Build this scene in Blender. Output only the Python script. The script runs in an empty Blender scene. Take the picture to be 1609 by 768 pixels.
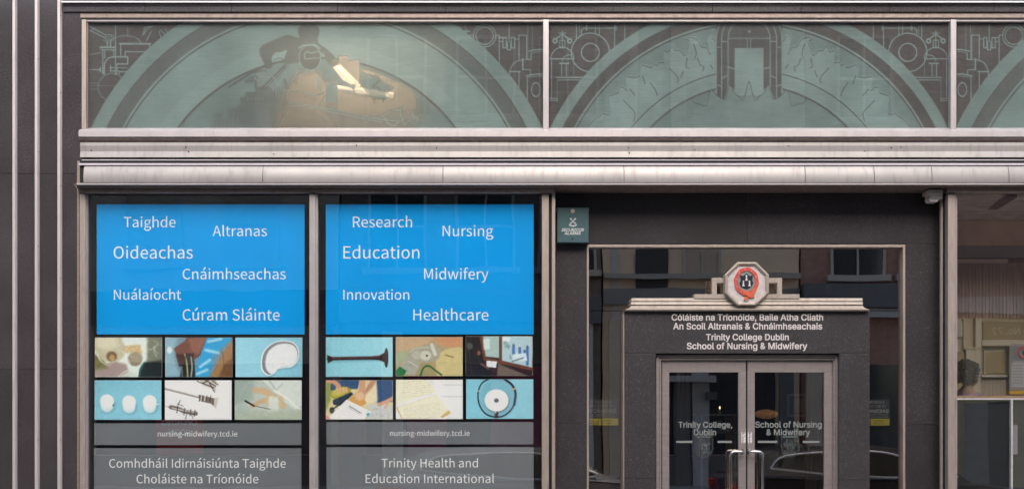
import bpy, bmesh, math, random, os
import numpy as np
from mathutils import Vector, Matrix
R = math.radians
random.seed(7); rng = np.random.default_rng(7)
scene = bpy.context.scene
col = scene.collection

# ------------------------------------------------------------------ measures
D, EYE, K, CX = 11.0, 1.9, 150.0, 804.5      # camera distance, eye height, pixels per metre on the shopfront
def PX(px, Y=0.0): return (px - CX) / K * (D + Y) / D
def PZ(py, Y=0.0): return EYE + (1.5 + (708 - py) / K - EYE) * (D + Y) / D
OY = -15.6                                     # the far side of the street
def OX(px): return (px - CX) / K * (D - OY) / D
def OZ(py): return EYE + (1.5 + (708 - py) / K - EYE) * (D - OY) / D

# ------------------------------------------------------------------ camera
cam = bpy.data.cameras.new('camera'); co = bpy.data.objects.new('camera', cam); col.objects.link(co)
co.location = (0, -D, EYE); co.rotation_euler = (R(90), 0, 0)
cam.sensor_width = 36; cam.lens = 36 * D / (1609 / K); cam.shift_y = (1.5 + (708 - 384) / K - EYE) / (1609 / K)
cam.clip_end = 500; cam.clip_start = 0.05
scene.camera = co
# ------------------------------------------------------------------ sky, sun, exposure
SUN_EL, SUN_AZ = 42, 176
w = bpy.data.worlds.new('World'); scene.world = w; w.use_nodes = True
nt = w.node_tree; bg = nt.nodes['Background']
sky = nt.nodes.new('ShaderNodeTexSky'); sky.sky_type = 'NISHITA'; sky.sun_disc = False
sky.sun_elevation = R(SUN_EL); sky.sun_rotation = R(SUN_AZ); sky.dust_density = 3.0; sky.ozone_density = 0.6; sky.air_density = 1.0
nt.links.new(sky.outputs[0], bg.inputs[0]); bg.inputs[1].default_value = 0.15
sl = bpy.data.lights.new('sun', 'SUN'); sl.energy = 0.85; sl.angle = R(50); sl.color = (1, 0.92, 0.84)
so = bpy.data.objects.new('sun', sl); col.objects.link(so)
so.rotation_euler = (-R(90 - SUN_EL), 0, -R(SUN_AZ)); so.location = (0, 0, 30)
vs = scene.view_settings; vs.view_transform = 'Standard'; vs.look = 'None'; vs.exposure = 1.10; vs.gamma = 1.0
scene.cycles.max_bounces = 10; scene.cycles.transparent_max_bounces = 16

# ------------------------------------------------------------------ helpers: objects
def link(name, me, root=None):
    o = bpy.data.objects.new(name, me); col.objects.link(o)
    if root is not None: o.parent = root
    return o
def wloc(o):
    v = Vector((0, 0, 0))
    while o is not None: v += Vector(o.location); o = o.parent
    return v
def obj(name, bm, m, root=None, smooth=False, label=None, kind=None):
    me = bpy.data.meshes.new(name)
    if root is not None: bmesh.ops.translate(bm, verts=bm.verts, vec=-wloc(root))
    bm.to_mesh(me); bm.free()
    for x in (m if isinstance(m, (list, tuple)) else [m]): me.materials.append(x)
    if smooth:
        me.polygons.foreach_set('use_smooth', [True] * len(me.polygons))
        me.set_sharp_from_angle(angle=R(38))
    o = link(name, me, root)
    if label: o['label'] = label
    if kind: o['kind'] = kind
    return o
def thing(name, label, cat, loc, group=None):
    o = bpy.data.objects.new(name, None); col.objects.link(o); o.location = loc; o.empty_display_size = 0.1
    o['label'] = label; o['category'] = cat
    if group: o['group'] = group
    return o
def tag(o, label, cat, group=None):
    o['label'] = label; o['category'] = cat
    if group: o['group'] = group
    return o
def B(): return bmesh.new()
def box(bm, x0, x1, y0, y1, z0, z1, bev=0.0):
    r = bmesh.ops.create_cube(bm, size=1)
    for v in r['verts']:
        v.co = Vector((x0 + (v.co.x + .5) * (x1 - x0), y0 + (v.co.y + .5) * (y1 - y0), z0 + (v.co.z + .5) * (z1 - z0)))
    if bev: 
        es = list({e for v in r['verts'] for e in v.link_edges})
        bmesh.ops.bevel(bm, geom=es, offset=bev, segments=2, affect='EDGES', profile=.6)
    return bm
def pbox(bm, px0, px1, py0, py1, yf, yb, bev=0.0):
    """box whose FRONT face covers the given photo pixels when it stands at depth yf"""
    return box(bm, PX(px0, yf), PX(px1, yf), yf, yb, PZ(py1, yf), PZ(py0, yf), bev)
def prism(bm, pts, f):
    """closed polygon pts extruded: f(p, 0) front, f(p, 1) back"""
    a = [bm.verts.new(f(p, 0)) for p in pts]; b = [bm.verts.new(f(p, 1)) for p in pts]
    n = len(pts)
    try: bm.faces.new(a); bm.faces.new(b[::-1])
    except ValueError: pass
    for i in range(n): bm.faces.new((a[i], b[i], b[(i + 1) % n], a[(i + 1) % n]))
    return bm
def fixn(bm): bmesh.ops.recalc_face_normals(bm, faces=bm.faces); return bm
def profile(bm, pts, x0, x1):
    """moulding: (Y, photo y) profile run along X between metres x0 and x1"""
    prism(bm, pts, lambda p, k: Vector(((x0, x1)[k], p[0], PZ(p[1], p[0])))); return fixn(bm)
def pprism(bm, pts, yf, yb):
    """polygon in photo pixels at depth yf, thickness to yb"""
    prism(bm, pts, lambda p, k: Vector((PX(p[0], yf), (yf, yb)[k], PZ(p[1], yf)))); return fixn(bm)
def tube(bm, pts, r, n=10, cap=True):
    pts = [Vector(p) for p in pts]; rings = []
    up = None
    for i, p in enumerate(pts):
        d = (pts[min(i + 1, len(pts) - 1)] - pts[max(i - 1, 0)]).normalized()
        if up is None: up = d.orthogonal().normalized()
        else: up = (up - d * up.dot(d)).normalized()
        s = d.cross(up)
        rr = r[i] if isinstance(r, (list, tuple)) else r
        rings.append([bm.verts.new(p + (up * math.cos(a) + s * math.sin(a)) * rr) for a in [2 * math.pi * k / n for k in range(n)]])
    for a, b in zip(rings, rings[1:]):
        for k in range(n): bm.faces.new((a[k], a[(k + 1) % n], b[(k + 1) % n], b[k]))
    if cap: bm.faces.new(rings[0][::-1]); bm.faces.new(rings[-1])
    return bm
def ball(bm, c, rx, ry, rz, sub=2):
    r = bmesh.ops.create_icosphere(bm, subdivisions=sub, radius=1)
    for v in r['verts']: v.co = Vector((c[0] + v.co.x * rx, c[1] + v.co.y * ry, c[2] + v.co.z * rz))
    return bm
def disc(bm, px, py, rpx, yf, yb, n=14):
    return pprism(bm, [(px + rpx * math.cos(2 * math.pi * k / n), py + rpx * math.sin(2 * math.pi * k / n)) for k in range(n)], yf, yb)

# ------------------------------------------------------------------ helpers: materials
def lin(c): return tuple(((x / 255) / 12.92 if x / 255 <= .04045 else ((x / 255 + .055) / 1.055) ** 2.4) for x in c)
MATS = {}
RND = {'polished dark granite', 'honed dark granite', 'satin metal canopy'}
def mat(name, c, rough=.5, metal=0.0, var=.0, vscale=6.0, stretch=(1, 1, 1), bump=0.0, bscale=40.0, spec=.5, speck=0.0, emit=0.0, stain=0.0, coat=0.0):
    if name in MATS: return MATS[name]
    m = bpy.data.materials.new(name); m.use_nodes = True; n = m.node_tree.nodes; l = m.node_tree.links
    p = n['Principled BSDF']; c = c if max(c) <= 1 else lin(c)
    p.inputs['Base Color'].default_value = (*c, 1); p.inputs['Roughness'].default_value = rough
    p.inputs['Metallic'].default_value = metal; p.inputs['Specular IOR Level'].default_value = spec
    if coat: p.inputs['Coat Weight'].default_value = coat; p.inputs['Coat Roughness'].default_value = .06
    if emit: p.inputs['Emission Color'].default_value = (*c, 1); p.inputs['Emission Strength'].default_value = emit
    if not (var or bump or speck or stain): MATS[name] = m; return m
    g = n.new('ShaderNodeNewGeometry'); mp = n.new('ShaderNodeMapping'); l.new(g.outputs['Position'], mp.inputs[0]); mp.inputs['Scale'].default_value = stretch
    out = None
    def noise(sc, det=3, src=mp.outputs[0]):
        t = n.new('ShaderNodeTexNoise'); t.inputs['Scale'].default_value = sc; t.inputs['Detail'].default_value = det; l.new(src, t.inputs['Vector']); return t.outputs[0]
    def mul(a, b, op='MULTIPLY'):
        k = n.new('ShaderNodeMath'); k.operation = op
        for i, v in enumerate((a, b)):
            if isinstance(v, (int, float)): k.inputs[i].default_value = v
            else: l.new(v, k.inputs[i])
        return k.outputs[0]
    def rmap(v, a, b, c0, d):
        k = n.new('ShaderNodeMapRange'); l.new(v, k.inputs[0]); 
        for i, q in enumerate((a, b, c0, d)): k.inputs[i + 1].default_value = q
        return k.outputs[0]
    f = None
    if var: f = rmap(noise(vscale, 4), .3, .7, 1 - var, 1 + var)
    if speck:
        s = rmap(noise(170, 2, g.outputs['Position']), .35, .68, 1 - speck * .6, 1 + speck)
        s2 = rmap(noise(95, 2, g.outputs['Position']), .58, .72, 1, 1 + speck * 1.3)
        s = mul(s, s2); f = s if f is None else mul(f, s)
    if name in RND:
        oi = n.new('ShaderNodeObjectInfo'); f = mul(f, rmap(oi.outputs['Random'], 0, 1, .90, 1.10))
    if stain:
        mp2 = n.new('ShaderNodeMapping'); mp2.inputs['Scale'].default_value = (3.2, 3.2, .7); l.new(g.outputs['Position'], mp2.inputs[0])
        s = rmap(noise(7, 6, mp2.outputs[0]), .5, .75, 1, 1 - stain); f = s if f is None else mul(f, s)
        s = rmap(noise(120, 2, g.outputs['Position']), .70, .76, 1, 1 - stain * .7); f = mul(f, s)
    if f is not None:
        mx = n.new('ShaderNodeVectorMath'); mx.operation = 'SCALE'; mx.inputs[0].default_value = c
        l.new(f, mx.inputs['Scale']); l.new(mx.outputs[0], p.inputs['Base Color'])
        rr = rmap(f, .7, 1.3, min(1, rough * 1.25), rough * .8); l.new(rr, p.inputs['Roughness'])
    if bump:
        b = n.new('ShaderNodeBump'); b.inputs['Strength'].default_value = bump; b.inputs['Distance'].default_value = .004
        l.new(noise(bscale, 3), b.inputs['Height']); l.new(b.outputs[0], p.inputs['Normal'])
    MATS[name] = m; return m

def glass_mat(name, r0=.1, tint=(.975, .985, .98), wav=.06, wscale=1.6, rc=(1, 1, 1)):
    m = bpy.data.materials.new(name); m.use_nodes = True; n = m.node_tree.nodes; l = m.node_tree.links; n.clear()
    o = n.new('ShaderNodeOutputMaterial'); mx = n.new('ShaderNodeMixShader'); tr = n.new('ShaderNodeBsdfTransparent'); gl = n.new('ShaderNodeBsdfGlossy')
    tr.inputs[0].default_value = (*tint, 1); gl.inputs['Roughness'].default_value = .004; gl.inputs[0].default_value = (*rc, 1)
    lw = n.new('ShaderNodeLayerWeight'); lw.inputs[0].default_value = .5
    pw = n.new('ShaderNodeMath'); pw.operation = 'POWER'; pw.inputs[1].default_value = 4; l.new(lw.outputs['Facing'], pw.inputs[0])
    ma = n.new('ShaderNodeMath'); ma.operation = 'MULTIPLY_ADD'; ma.inputs[1].default_value = .55; ma.inputs[2].default_value = r0; l.new(pw.outputs[0], ma.inputs[0])
    g = n.new('ShaderNodeNewGeometry'); t = n.new('ShaderNodeTexNoise'); t.inputs['Scale'].default_value = wscale; t.inputs['Detail'].default_value = 1
    l.new(g.outputs['Position'], t.inputs['Vector']); b = n.new('ShaderNodeBump'); b.inputs['Strength'].default_value = wav; b.inputs['Distance'].default_value = .02
    l.new(t.outputs[0], b.inputs['Height']); l.new(b.outputs[0], gl.inputs['Normal'])
    l.new(ma.outputs[0], mx.inputs[0]); l.new(tr.outputs[0], mx.inputs[1]); l.new(gl.outputs[0], mx.inputs[2]); l.new(mx.outputs[0], o.inputs[0])
    MATS[name] = m; return m
def pane(bm_args, root, m, name='pane', label=None):
    """a sheet of glass: front face reflective, real thickness"""
    px0, px1, py0, py1, y = bm_args
    bm = B(); pbox(bm, px0, px1, py0, py1, y, y + .008)
    return obj(name, bm, m, root, label=label)

granite = mat('polished dark granite', (.047, .042, .046), .12, 0, var=.14, vscale=2, speck=.9, bump=.02, spec=.45, stain=.10)
granite_in = mat('honed dark granite', (.037, .034, .037), .26, 0, var=.14, vscale=2.5, speck=1.0, spec=.4, stain=.12)
mortar = mat('pale joint', (.16, .15, .155), .8)
alu = mat('satin metal canopy', (.35, .336, .33), .42, .25, var=.07, vscale=2.5, stretch=(1, 1, 1.5), stain=.18, bump=.03, bscale=30)
alu_hi = mat('light metal trim', (.45, .42, .42), .34, .3, var=.08, vscale=5, stain=.12)
bronze = mat('weathered bronze frame', (.27, .215, .19), .45, .3, var=.14, vscale=14, stretch=(1, 1, 3), stain=.2, bump=.08, bscale=90)
bronze_lt = mat('pale bronze post', (.40, .34, .30), .4, .35, var=.12, vscale=9, stretch=(3, 1, .5), stain=.15, bump=.04)
doormetal = mat('brushed door metal', (.31, .275, .27), .38, .35, var=.08, vscale=6, stretch=(1, 1, 6), stain=.12, bump=.03)
chrome = mat('polished steel', (.62, .60, .59), .14, 1.0)
stonelt = mat('cast moulding', (.38, .33, .285), .5, .15, var=.08, vscale=20, stain=.18, bump=.06)
blackgap = mat('dark gap', (.012, .011, .012), .8)
glass = glass_mat('window glass', r0=.08)
glass_r = glass_mat('right window glass', r0=.15, wav=.04, rc=(1, .95, .88))
glass_e = glass_mat('entrance glass', r0=.34, wav=.028, rc=(1, .93, .85))
glass_t = glass_mat('transom glass', r0=.035, wav=.03)
glass_d = glass_mat('door glass', r0=.22, wav=.035, rc=(1, .95, .9))

# ------------------------------------------------------------------ helpers: text
def fontload(fn):
    try:
        p = bpy.utils.system_resource('DATAFILES', path='fonts')
        return bpy.data.fonts.load(os.path.join(p, fn))
    except Exception: return None
F_HUM = fontload('Noto Sans CJK Regular.woff2'); F_GROT = fontload('Inter.woff2')
def text(s, font, x0, x1, yb, Y, m, root, ext=.0006, off=0.0, hs=1.0, face=-1, world=None, shear=0.0, name='lettering', hang=None):
    cu = bpy.data.curves.new('t', 'FONT'); cu.body = s; cu.size = 1; cu.extrude = 0;  cu.resolution_u = 3; cu.shear = shear
    if font: cu.font = font
    to = bpy.data.objects.new('t', cu); col.objects.link(to)
    dg = bpy.context.evaluated_depsgraph_get(); me = bpy.data.meshes.new_from_object(to.evaluated_get(dg))
    bpy.data.objects.remove(to); bpy.data.curves.remove(cu)
    bm = B(); bm.from_mesh(me); bpy.data.meshes.remove(me)
    xs = [v.co.x for v in bm.verts]; a, b = min(xs), max(xs)
    if world: X0, X1, Zb = world
    else: X0, X1, Zb = PX(x0, Y), PX(x1, Y), PZ(yb, Y)
    s_ = (X1 - X0) / (b - a)
    base = bm.copy() if off else None
    if off:                                       # heavier strokes: four copies of the letters, each a hair further out
        bm.free(); bm = B()
        for k, (dx, dy) in enumerate(((-off, -off), (off, off), (-off, off), (off, -off))):
            mt = bpy.data.meshes.new('t'); c2 = base.copy(); bmesh.ops.translate(c2, verts=c2.verts, vec=(dx, dy, 0))
            for v in c2.verts: v.co.z = k * .00025 / 1.0
            c2.to_mesh(mt); c2.free(); bm.from_mesh(mt); bpy.data.meshes.remove(mt)
        base.free()
    for v in bm.verts: v.co = Vector(((v.co.x - a) * s_, v.co.y * s_ * hs, v.co.z))
    fs = list(bm.faces)
    if ext:
        r = bmesh.ops.extrude_face_region(bm, geom=fs); nv = [e for e in r['geom'] if isinstance(e, bmesh.types.BMVert)]
        for v in nv: v.co.z += ext
    for v in bm.verts:
        x, y, z = v.co
        v.co = Vector((X0 + x, Y - z, Zb + y)) if face < 0 else Vector((X1 - x, Y + z, Zb + y))
    return obj(name, fixn(bm), m, root)

# ------------------------------------------------------------------ helpers: printed pictures as vertex colour
class Paint:
    pad = None
    """small painter in arbitrary coordinates; result becomes the colours of a fine mesh"""
    def __init__(s, x0, x1, y0, y1, nx, ny, bg, ss=2):
        s.b = (x0, x1, y0, y1); s.nx, s.ny, s.ss = nx, ny, ss
        xs = x0 + (np.arange(nx * ss) + .5) / (nx * ss) * (x1 - x0); ys = y0 + (np.arange(ny * ss) + .5) / (ny * ss) * (y1 - y0)
        s.X, s.Y = np.meshgrid(xs, ys); s.px = (x1 - x0) / (nx * ss)
        if len(bg) == 2: bg = (bg[0], bg[1], 0 if s.pad is None else s.pad)
        s.a = np.zeros(s.X.shape + (3,)); s.a[:] = bg
    def put(s, m, c, al=1, blur=0):
        blur = blur * (.8 if s.pad is None else 1)
        if blur:
            k = max(1, int(blur / s.px))
            for _ in range(2):
                for ax in (0, 1):
                    p = np.pad(m, [(k, k) if i == ax else (0, 0) for i in (0, 1)], mode='edge')
                    cs = np.cumsum(p, axis=ax); cs = np.concatenate([np.zeros_like(np.take(cs, [0], ax)), cs], ax)
                    n = m.shape[ax]; w_ = 2 * k + 1
                    m = (np.take(cs, range(w_, w_ + n), ax) - np.take(cs, range(0, n), ax)) / w_
        if len(c) == 2: c = (c[0], c[1], c[0] if s.pad is None else s.pad)
        m = (m * al)[..., None]
        s.a = s.a * (1 - m) + np.array(c) * m
    def polym(s, pts):
        ins = np.zeros(s.X.shape, bool); n = len(pts)
        for i in range(n):
            xa, ya = pts[i]; xb, yb = pts[(i + 1) % n]
            if ya == yb: continue
            ins ^= ((s.Y < ya) != (s.Y < yb)) & (s.X < (xb - xa) * (s.Y - ya) / (yb - ya) + xa)
        return ins.astype(float)
    def poly(s, pts, c, al=1, blur=0): s.put(s.polym(pts), c, al, blur)
    def ell(s, cx, cy, rx, ry, c, al=1, blur=0, rot=0):
        a = R(rot); dx, dy = s.X - cx, s.Y - cy; u = dx * math.cos(a) + dy * math.sin(a); v = -dx * math.sin(a) + dy * math.cos(a)
        s.put(((u / rx) ** 2 + (v / ry) ** 2 <= 1).astype(float), c, al, blur)
    def ring(s, cx, cy, r0, r1, c, al=1, cond=None):
        d = np.hypot(s.X - cx, s.Y - cy); m = ((d >= r0) & (d <= r1)).astype(float)
        if cond is not None: m = m * cond
        s.put(m, c, al)
    def line(s, pts, w_, c, al=1, blur=0):
        x0 = min(p[0] for p in pts) - w_ - 2; x1 = max(p[0] for p in pts) + w_ + 2; y0 = min(p[1] for p in pts) - w_ - 2; y1 = max(p[1] for p in pts) + w_ + 2
        ix = np.where((s.X[0] >= x0) & (s.X[0] <= x1))[0]; iy = np.where((s.Y[:, 0] >= y0) & (s.Y[:, 0] <= y1))[0]
        if not len(ix) or not len(iy): return
        sl_ = (slice(iy[0], iy[-1] + 1), slice(ix[0], ix[-1] + 1)); X, Y = s.X[sl_], s.Y[sl_]; d = np.full(X.shape, 1e9)
        for (ax, ay), (bx, by) in zip(pts, pts[1:]):
            L = (bx - ax) ** 2 + (by - ay) ** 2 + 1e-9; t = np.clip(((X - ax) * (bx - ax) + (Y - ay) * (by - ay)) / L, 0, 1)
            d = np.minimum(d, np.hypot(X - ax - t * (bx - ax), Y - ay - t * (by - ay)))
        m = np.zeros(s.X.shape); m[sl_] = np.clip((w_ / 2 - d) / s.px + .5, 0, 1); s.put(m, c, al, blur)
    def grad(s, c0, c1, ax=0, al=1):
        t = (s.X - s.b[0]) / (s.b[1] - s.b[0]) if ax == 0 else (s.Y - s.b[2]) / (s.b[3] - s.b[2])
        s.a = s.a * (1 - al) + al * (np.array(c0) * (1 - t[..., None]) + np.array(c1) * t[..., None])
    def noise(s, amt, k=1):
        h, w_ = s.X.shape; n = rng.normal(0, 1, (h // k + 1, w_ // k + 1)); n = np.kron(n, np.ones((k, k)))[:h, :w_]
        s.a = s.a + (n * amt)[..., None]
    def out(s):
        q = s.ss; h, w_ = s.ny, s.nx
        return np.clip(s.a.reshape(h, q, w_, q, -1).mean((1, 3)), 0, 1)
def smooth(pts, n=6):
    o = []
    for i in range(len(pts) - 1):
        p0, p1, p2, p3 = pts[max(i - 1, 0)], pts[i], pts[i + 1], pts[min(i + 2, len(pts) - 1)]
        for k in range(n):
            t = k / n
            o.append(tuple(.5 * (2 * p1[j] + (p2[j] - p0[j]) * t + (2 * p0[j] - 5 * p1[j] + 4 * p2[j] - p3[j]) * t * t + (3 * p1[j] - p0[j] - 3 * p2[j] + p3[j]) * t ** 3) for j in (0, 1)))
    o.append(tuple(pts[-1])); return o
def grid_sheet(name, img, px0, px1, py0, py1, Y, m, root, drop=None, attr='Col', label=None):
    """one vertex per picture sample, colours on the vertices"""
    h, w_, ch = img.shape
    off = wloc(root) if root is not None else Vector((0, 0, 0))
    xs = np.linspace(PX(px0, Y), PX(px1, Y), w_) - off.x; zs = np.linspace(PZ(py0, Y), PZ(py1, Y), h) - off.z
    Xg, Zg = np.meshgrid(xs, zs); co_ = np.stack([Xg, np.full_like(Xg, Y - off.y), Zg], -1).reshape(-1, 3)
    i = np.arange(h * w_).reshape(h, w_); q = np.stack([i[:-1, :-1], i[1:, :-1], i[1:, 1:], i[:-1, 1:]], -1).reshape(-1, 4)
    if drop is not None:
        v = img[..., 0].reshape(-1); q = q[(v[q].max(1) > drop)]
    me = bpy.data.meshes.new(name); me.vertices.add(len(co_)); me.vertices.foreach_set('co', co_.ravel())
    me.loops.add(q.size); me.loops.foreach_set('vertex_index', q.ravel().astype(np.int32))
    me.polygons.add(len(q)); me.polygons.foreach_set('loop_start', (np.arange(len(q)) * 4).astype(np.int32))
    me.update(calc_edges=True)
    c = np.ones((h * w_, 4), np.float32); c[:, :ch] = img.reshape(-1, ch)[:, :4]
    if ch == 2: c[:, 2] = 0
    ca = me.color_attributes.new(attr, 'FLOAT_COLOR', 'POINT'); ca.data.foreach_set('color', c.ravel())
    me.materials.append(m); o = link(name, me, root)
    if label: o['label'] = label
    return o
def s2l(a): return np.where(a <= .04045, a / 12.92, ((a + .055) / 1.055) ** 2.4)
pm = bpy.data.materials.new('printed photograph'); pm.use_nodes = True
_a = pm.node_tree.nodes.new('ShaderNodeAttribute'); _a.attribute_name = 'Col'
pm.node_tree.links.new(_a.outputs['Color'], pm.node_tree.nodes['Principled BSDF'].inputs['Base Color']); pm.node_tree.nodes['Principled BSDF'].inputs['Roughness'].default_value = .45
# etched glass: density decides how far the frosting hides what is behind it
em = bpy.data.materials.new('etched frosting'); em.use_nodes = True; n = em.node_tree.nodes; l = em.node_tree.links; n.clear()
o_ = n.new('ShaderNodeOutputMaterial'); mx = n.new('ShaderNodeMixShader'); tr = n.new('ShaderNodeBsdfTransparent'); df = n.new('ShaderNodeBsdfDiffuse'); tl = n.new('ShaderNodeBsdfTranslucent'); m2 = n.new('ShaderNodeMixShader')
at = n.new('ShaderNodeAttribute'); at.attribute_name = 'Col'; sp = n.new('ShaderNodeSeparateColor'); l.new(at.outputs['Color'], sp.inputs[0])
mc = n.new('ShaderNodeMix'); mc.data_type = 'RGBA'; mc.inputs[6].default_value = (.195, .255, .248, 1); mc.inputs[7].default_value = (.285, .37, .362, 1); l.new(sp.outputs[1], mc.inputs[0])
me_ = n.new('ShaderNodeMapRange'); me_.inputs[1].default_value = .12; me_.inputs[2].default_value = .74; l.new(sp.outputs[0], me_.inputs[0])
mg = n.new('ShaderNodeMix'); mg.data_type = 'RGBA'; mg.inputs[6].default_value = (.135, .125, .125, 1); l.new(me_.outputs[0], mg.inputs[0]); l.new(mc.outputs[2], mg.inputs[7])
g_ = n.new('ShaderNodeNewGeometry'); mp_ = n.new('ShaderNodeMapping'); mp_.inputs['Scale'].default_value = (2, 1, 40); l.new(g_.outputs['Position'], mp_.inputs[0])
tn = n.new('ShaderNodeTexNoise'); tn.inputs['Scale'].default_value = 3; tn.inputs['Detail'].default_value = 5; l.new(mp_.outputs[0], tn.inputs['Vector'])
tn2 = n.new('ShaderNodeTexNoise'); tn2.inputs['Scale'].default_value = 2.2; tn2.inputs['Detail'].default_value = 6; l.new(g_.outputs['Position'], tn2.inputs['Vector'])
mr = n.new('ShaderNodeMapRange'); mr.inputs[1].default_value = .3; mr.inputs[2].default_value = .7; mr.inputs[3].default_value = .9; mr.inputs[4].default_value = 1.1; l.new(tn.outputs[0], mr.inputs[0])
mr2 = n.new('ShaderNodeMapRange'); mr2.inputs[1].default_value = .3; mr2.inputs[2].default_value = .7; mr2.inputs[3].default_value = .84; mr2.inputs[4].default_value = 1.12; l.new(tn2.outputs[0], mr2.inputs[0])
mm = n.new('ShaderNodeMath'); mm.operation = 'MULTIPLY'; l.new(mr.outputs[0], mm.inputs[0]); l.new(mr2.outputs[0], mm.inputs[1])
sc_ = n.new('ShaderNodeVectorMath'); sc_.operation = 'SCALE'; l.new(mg.outputs[2], sc_.inputs[0]); l.new(mm.outputs[0], sc_.inputs['Scale']); l.new(sc_.outputs[0], df.inputs[0]); tl.inputs[0].default_value = (.4, .5, .48, 1)
m2.inputs[0].default_value = .25; l.new(df.outputs[0], m2.inputs[1]); l.new(tl.outputs[0], m2.inputs[2])
l.new(sp.outputs[2], mx.inputs[0]); l.new(tr.outputs[0], mx.inputs[1]); l.new(m2.outputs[0], mx.inputs[2]); l.new(mx.outputs[0], o_.inputs[0])

RX = 1850                                       # how far right the shopfront is built (photo pixels)
LX = -190
XL, XR = PX(LX), PX(RX)
FLOOR = .12

# ================================================================== GROUND
def plane_sheet(name, x0, x1, y0, y1, z, m, th=.3):
    bm = B(); box(bm, x0, x1, y0, y1, z - th, z); o = obj(name, bm, m); o['kind'] = 'structure'; return o
asphalt = mat('asphalt', (.055, .053, .052), .85, var=.2, vscale=3, bump=.5, bscale=120)
paving = mat('pavement slabs', (.34, .325, .30), .8, var=.15, vscale=2.5, bump=.2, bscale=60)
kerbm = mat('granite kerb', (.33, .32, .31), .7, var=.1, vscale=9)
plane_sheet('ground', -220, 220, -260, 160, -.14, mat('distant ground', (.12, .12, .11), .9, var=.2, vscale=.4))
plane_sheet('road', -60, 60, -12.6, -2.9, -.11, asphalt, .026)
plane_sheet('pavement', -60, 60, -2.75, 0.6, .02, paving, .15)
plane_sheet('far_pavement', -60, 60, -15.9, -12.75, .02, paving, .15)
plane_sheet('kerb', -60, 60, -2.9, -2.75, .024, kerbm, .15)
plane_sheet('far_kerb', -60, 60, -12.75, -12.6, .024, kerbm, .15)

# ================================================================== LEFT FLUTED PIER
pier = thing('fluted_pier', 'polished dark granite pier with thin upright metal fins left of the shop windows', 'pier', (PX(60), .1, 0))
fins = [24 - 34.7 * k for k in range(5, 0, -1)] + [24, 59, 94.5]
edges = [LX] + [e for f in fins for e in (f - 3.2, f + 3.2)] + [128.5]
bm = B(); box(bm, PX(LX), PX(128), .012, .4, 0, 9); obj('joint_backing', bm, mortar, pier)
rows = [(-420, -140), (-140, 273), (273, 579.5), (579.5, 932)]
for i in range(0, len(edges), 2):
    a, b = edges[i], edges[i + 1]
    for k, (ra, rb) in enumerate(rows):
        bm = B(); pbox(bm, a, b, ra + .35, rb - .35, random.uniform(-.0008, .0008), .011, .0012); obj('slab', bm, granite, pier)
for f in fins:
    bm = B(); x = PX(f); wd = .024
    pts = [(-wd, .012), (-wd, -.012), (-wd * .55, -.034), (wd * .55, -.034), (wd, -.012), (wd, .012)]
    prism(bm, pts, lambda p, k: Vector((x + p[0], p[1], (PZ(932), PZ(-420))[k])))
    fo = obj('metal_fin', fixn(bm), mat('bright fin metal', (.60, .55, .54), .36, .25, var=.06, vscale=5, stretch=(4, 1, .6), stain=.15), pier, smooth=False)
    if f > -50:
        for zpy in ((139, 690, 388) if f < 30 else (93, 239, 386, 533, 690) if f < 70 else (25, 146, 292, 437, 590, 690)):
            bm = B(); ball(bm, (PX(f + 1, -.034), -.034, PZ(zpy, -.034)), .005, .003, .005, 1); obj('screw', bm, blackgap if f > 30 else bronze, fo)

# ================================================================== TOP BAND
band = thing('granite_band', 'dark granite band with a bright metal strip running above the etched windows', 'cornice', (PX(1000), .1, PZ(20)))
jo = [100, 229, 365, 531, 700, 830, 963, 1119, 1258, 1396, 1560, 1700, RX]
for a, b in zip(jo, jo[1:]):
    bm = B(); profile(bm, [(-.035, 5.5), (-.035, 9), (-.022, 10.5), (-.022, 18.5), (-.005, 20.5), (.05, 20.5), (.05, 5.5)], PX(a + .35), PX(b - .35)); obj('slab', bm, granite, band)
    bm = B(); profile(bm, [(-.06, 2.0), (-.066, 2.6), (-.066, 4.2), (-.05, 5.3), (.05, 5.3), (.05, 2.0)], PX(a + .2), PX(b - .2)); obj('metal_strip', bm, mat('bright strip', (.8, .76, .78), .3, .3), band)
for a, b in zip(jo[::2], jo[2::2] + [RX]):
    if b <= a: continue
    bm = B(); box(bm, PX(a + .3), PX(b - .3), -.03, .3, PZ(1.6, -.03), 9); obj('slab', bm, granite, band)
bm = B(); box(bm, PX(100), PX(RX), .05, .3, PZ(22, .05), PZ(1, .05)); obj('backing', bm, blackgap, band)
# end pier strip beside the transom (x 98..136) is the pier's last slab; upper building mass
ub = thing('upper_storeys', 'upper storeys of the dark granite building above the shopfront', 'building', (0, 6, 9))
bm = B(); box(bm, XL - 8, XR + 8, .0, 13, 9.02, 15.5); obj('wall', bm, granite_in, ub)
for sx, a, b in ((0, XL - 8, XL - .01), (1, XR + .01, XR + 8)):
    bm = B(); box(bm, a, b, .02, 13, -.1, 9.0); obj('wall', bm, granite_in, ub)
bm = B(); box(bm, XL, XR, 5.6, 13, -.1, 9.0); obj('wall', bm, granite_in, ub)
bm = B(); box(bm, XL, XR, .32, 5.58, 6.3, 8.9); obj('floor_slab', bm, granite_in, ub)

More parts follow.
